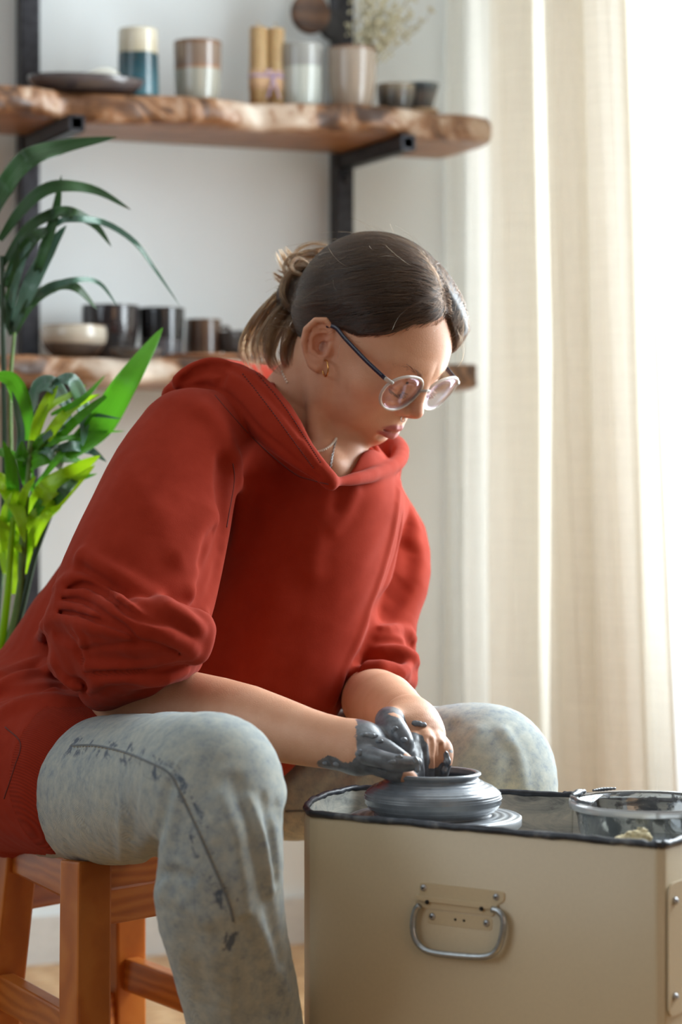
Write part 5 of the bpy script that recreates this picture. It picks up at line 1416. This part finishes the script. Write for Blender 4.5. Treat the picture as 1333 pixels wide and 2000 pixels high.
for i in range(len(W_) - 1):
    c = (W_[i] + W_[i + 1]) / 2 + A3(0, -.001, 0); t_ = (W_[i + 1] - W_[i]); t_ /= np.linalg.norm(t_); o_ = np.cross(t_, Y3) if i % 2 else Y3
    cm.tube([c + t_ * .0024 * math.cos(a) + o_ * .0011 * math.sin(a) for a in np.linspace(0, 2 * PI, 11)[:-1]], .00038, 5, closed=True)
ch_ = cm.build('silver_chain', M_SILV, person); ch_['kind'] = 'stuff'; ch_['label'] = 'fine silver chain necklace'
nr = H(92.5, -8, -26.5)
MB().tube([nr + .0035 * (math.cos(a) * HM[:, 0] * .9 + math.sin(a) * HM[:, 2]) for a in np.linspace(0, 2 * PI, 17)[:-1]], .00045, 6, closed=True).build('nose_ring', M_SILV, person)

# ---------------------------------------------------------------- plants
def leaf_mat(name, c0, c1, trans, rough=.35):
    t = NT(name); c = t.n('ShaderNodeTexCoord'); w = t.n('ShaderNodeTexWave'); m = t.n('ShaderNodeAttribute'); m.attribute_name = 'across'
    f = t.math('SINE', t.math('MULTIPLY', m.outputs['Fac'], 42.0)); n = t.noise(c.outputs['Object'], 12, 3)
    col = t.mix(n, c0, c1); col = t.mix(t.math('MULTIPLY', t.math('ADD', f, 1.0), .13), col, tuple(x * .5 for x in c0[:3]) + (1,))
    t.set(Base_Color=col, Roughness=rough, Specular_IOR_Level=.5, Normal=t.bump(f, .25, .001))
    tr = t.n('ShaderNodeBsdfTranslucent'); t.l(col, tr.inputs[0]); mx = t.n('ShaderNodeMixShader'); mx.inputs[0].default_value = trans
    t.l(t.b.outputs[0], mx.inputs[1]); t.l(tr.outputs[0], mx.inputs[2]); t.l(mx.outputs[0], t.o.inputs[0]); return t.m
M_LD = leaf_mat('dark_palm_leaf', s2l(36, 66, 34), s2l(58, 92, 50), .25)
M_LB = leaf_mat('bright_palm_leaf', s2l(150, 200, 16), s2l(180, 216, 40), .5)
M_LG = leaf_mat('fresh_green_leaf', s2l(72, 146, 22), s2l(100, 172, 44), .45)
M_LS = leaf_mat('bluish_glossy_leaf', s2l(66, 104, 84), s2l(104, 136, 120), .12, .22)
M_LST = simple('green_stem', s2l(90, 120, 50), .5, var=.15); M_LSD = simple('dark_green_stem', s2l(34, 60, 34), .5)
def leaf(par_, g, w, mat, tilt=.5, fold=.25):
    """g: (px,py,Y) control points; w: widest width in frame pixels"""
    n = 26; C = catmull([at(*p) for p in g], n); T = np.gradient(C, axis=0); T /= np.linalg.norm(T, axis=1)[:, None]
    k = g[0][2] / FPX; vs = []; ac = []
    for i in range(n):
        t = i / (n - 1); hw = w * k * .5 * (max(0, math.sin(PI * min(1, (t * .93 + .07)) ** .85)) ** .75 + .02)
        s_ = np.cross(T[i], [0, 1., 0]); s_ /= np.linalg.norm(s_) + 1e-9; d_ = np.cross(s_, T[i]); s_ = s_ * math.cos(tilt) + d_ * math.sin(tilt); nn = np.cross(T[i], s_)
        for j in range(7):
            x = (j - 3) / 3; vs.append(C[i] + s_ * hw * x + nn * (abs(x) * fold * hw + .12 * hw * math.cos(x * 9))); ac.append(x)
    fs = [(i * 7 + j, i * 7 + j + 1, (i + 1) * 7 + j + 1, (i + 1) * 7 + j) for i in range(n - 1) for j in range(6)]
    o = mesh_obj('leaf', vs, fs, mat, par_); set_attr(o, 'across', ac); return o
def stem(par_, g, r0, r1, mat):
    C = catmull([at(*p) for p in g], 30); return MB().tube(C, np.linspace(r0, r1, 30), 8).build('stem', mat, par_)
p1 = empty('palm', at(-95, 1700, 3.12), 'tall dark green potted palm with arching leaves in front of the shelves', 'plant'); p1.location.z = 0
p2_ = empty('palm', at(-75, 1700, 3.0), 'low bright yellow-green potted palm beside the woman\'s back', 'plant'); p2_.location.z = 0
Ya = 3.12
for g, w, m_, ti in [
    ([(-30, 450), (10, 368), (55, 312), (120, 288), (228, 268)], 52, M_LD, .5), ([(0, 470), (40, 414), (85, 374), (130, 364), (190, 374), (256, 410)], 34, M_LD, .6),
    ([(4, 520), (50, 452), (100, 420), (140, 416), (185, 440), (218, 482)], 28, M_LD, .5), ([(8, 545), (60, 478), (112, 436), (150, 428), (205, 436), (262, 472), (302, 525), (352, 598)], 15, M_LS, .4),
    ([(60, 570), (90, 480), (110, 410), (120, 342)], 26, M_LD, .5), ([(10, 560), (40, 500), (70, 462), (110, 440)], 34, M_LD, .4), ([(28, 640), (60, 560), (96, 490), (130, 440)], 40, M_LS, .5),
    ([(24, 652), (50, 604), (92, 566), (142, 548), (192, 552), (230, 598)], 16, M_LS, .5), ([(30, 648), (58, 596), (104, 562), (148, 562), (190, 604)], 28, M_LD, .5), ([(24, 650), (22, 600), (36, 540), (52, 500)], 22, M_LS, .6), ([(22, 655), (8, 600), (-6, 560), (-30, 540)], 20, M_LD, .5),
    ([(12, 640), (18, 590), (30, 530), (36, 470)], 20, M_LD, .3)]:
    leaf(p1, [(x, y, Ya + .02 * math.sin(x * .05 + i)) for i, (x, y) in enumerate(g)], w, m_, ti)
stem(p1, [(-70, 1600, Ya), (-10, 1250, Ya), (8, 950, Ya), (6, 640, Ya), (4, 500, Ya)], .0045, .0032, M_LSD)
stem(p1, [(-70, 1600, Ya - .02), (-20, 1300, Ya), (18, 1000, Ya), (20, 760, Ya), (28, 650, Ya)], .004, .0022, M_LST)
Yb = 3.0
for g, w, m_, ti in [
    ([(56, 860), (46, 790), (24, 742), (-20, 732)], 44, M_LG, .5), ([(62, 800), (74, 758), (100, 752), (126, 786), (136, 830)], 38, M_LS, .6), ([(104, 746), (136, 742), (158, 780), (164, 830), (161, 872)], 32, M_LS, .6),
    ([(128, 892), (196, 830), (250, 744), (318, 640)], 58, M_LG, .2), ([(88, 884), (150, 820), (224, 760)], 20, M_LG, .3), ([(100, 810), (158, 782), (206, 733)], 13, M_LG, .3), ([(58, 900), (74, 830), (100, 770), (112, 742)], 26, M_LB, .4),
    ([(56, 1010), (90, 960), (140, 925), (196, 890)], 44, M_LB, .3), ([(44, 1100), (70, 1020), (120, 966), (186, 908)], 40, M_LB, .2), ([(90, 884), (140, 872), (176, 880), (208, 902)], 22, M_LS, .5), ([(72, 880), (94, 876), (112, 896), (118, 918)], 34, M_LS, .6),
    ([(-25, 920), (10, 950), (36, 1000), (48, 1060)], 34, M_LB, .4), ([(-15, 1010), (16, 1036), (42, 1080)], 30, M_LB, .3), ([(104, 984), (126, 958), (164, 922)], 24, M_LD, .3), ([(58, 880), (100, 846), (166, 812), (238, 818)], 14, M_LS, .4), ([(56, 900), (110, 862), (186, 846), (244, 842)], 10, M_LG, .4),
    ([(34, 900), (42, 850), (34, 800), (24, 764)], 20, M_LS, .5), ([(46, 930), (66, 900), (110, 890), (160, 900)], 40, M_LG, .5), ([(20, 1020), (26, 960), (20, 900), (6, 860)], 30, M_LG, .4), ([(60, 960), (48, 900), (44, 860)], 34, M_LG, .4), ([(30, 1160), (24, 1090), (12, 1040), (-6, 1010)], 40, M_LB, .4),
    ([(58, 910), (110, 830), (150, 790), (196, 770)], 24, M_LB, .4), ([(56, 905), (80, 860), (130, 836), (178, 800)], 20, M_LG, .4), ([(-20, 880), (20, 888), (50, 900)], 20, M_LG, .5), ([(52, 1040), (80, 985), (130, 945), (190, 925)], 22, M_LG, .3), ([(50, 1120), (62, 1060), (90, 1010), (120, 990)], 26, M_LB, .4), ([(40, 1090), (36, 1020), (50, 960), (70, 930)], 22, M_LB, .4), ([(70, 950), (110, 900), (150, 850), (190, 800)], 14, M_LG, .3), ([(66, 860), (92, 800), (140, 770), (168, 752)], 14, M_LB, .3), ([(10, 1120), (4, 1060), (10, 1000), (24, 960)], 22, M_LB, .5)]:
    leaf(p2_, [(x, y, Yb + .03 * math.sin(x * .03 + i * 1.3)) for i, (x, y) in enumerate(g)], w, m_, ti)
for g, m_ in (([(-60, 1600), (10, 1300), (38, 1180), (44, 1060), (56, 930), (62, 860)], M_LST), ([(-62, 1600), (6, 1320), (42, 1190), (70, 1080), (108, 980)], M_LSD), ([(-66, 1600), (-5, 1300), (14, 1170), (20, 1090), (26, 1010)], M_LB), ([(-64, 1600), (0, 1320), (30, 1200), (46, 1090), (50, 1000)], M_LST)):
    stem(p2_, [(x, y, Yb) for x, y in g], .0058, .0034, m_)
for p_, r_, h_, nm in ((p1, .085, .30, s2l(120, 110, 100)), (p2_, .085, .30, s2l(60, 56, 54))):
    dx = -.075 if p_ is p1 else -.075; dy = .10 if p_ is p1 else -.10
    c = np.array(p_.location) + A3(dx * .2, dy, 0)
    MB().lathe([(0, 0), (r_ * .75, 0), (r_, h_), (r_ * 1.05, h_), (r_ * 1.05, h_ + .012), (r_ * .96, h_ + .012), (r_ * .94, h_ - .02), (0, h_ - .02)], c, 40).build('planter', glaze('planter_glaze', [(0, nm), (1, nm)], .5), p_)
    MB().lathe([(0, h_ - .012), (r_ * .6, h_ - .010), (r_ * .94, h_ - .016), (r_ * .93, h_ - .022), (0, h_ - .022)], c, 30, lambda t, z: .02 * math.sin(5 * t)).build('soil', simple('potting_soil', (.03, .02, .015), .95, bump=.6), p_)
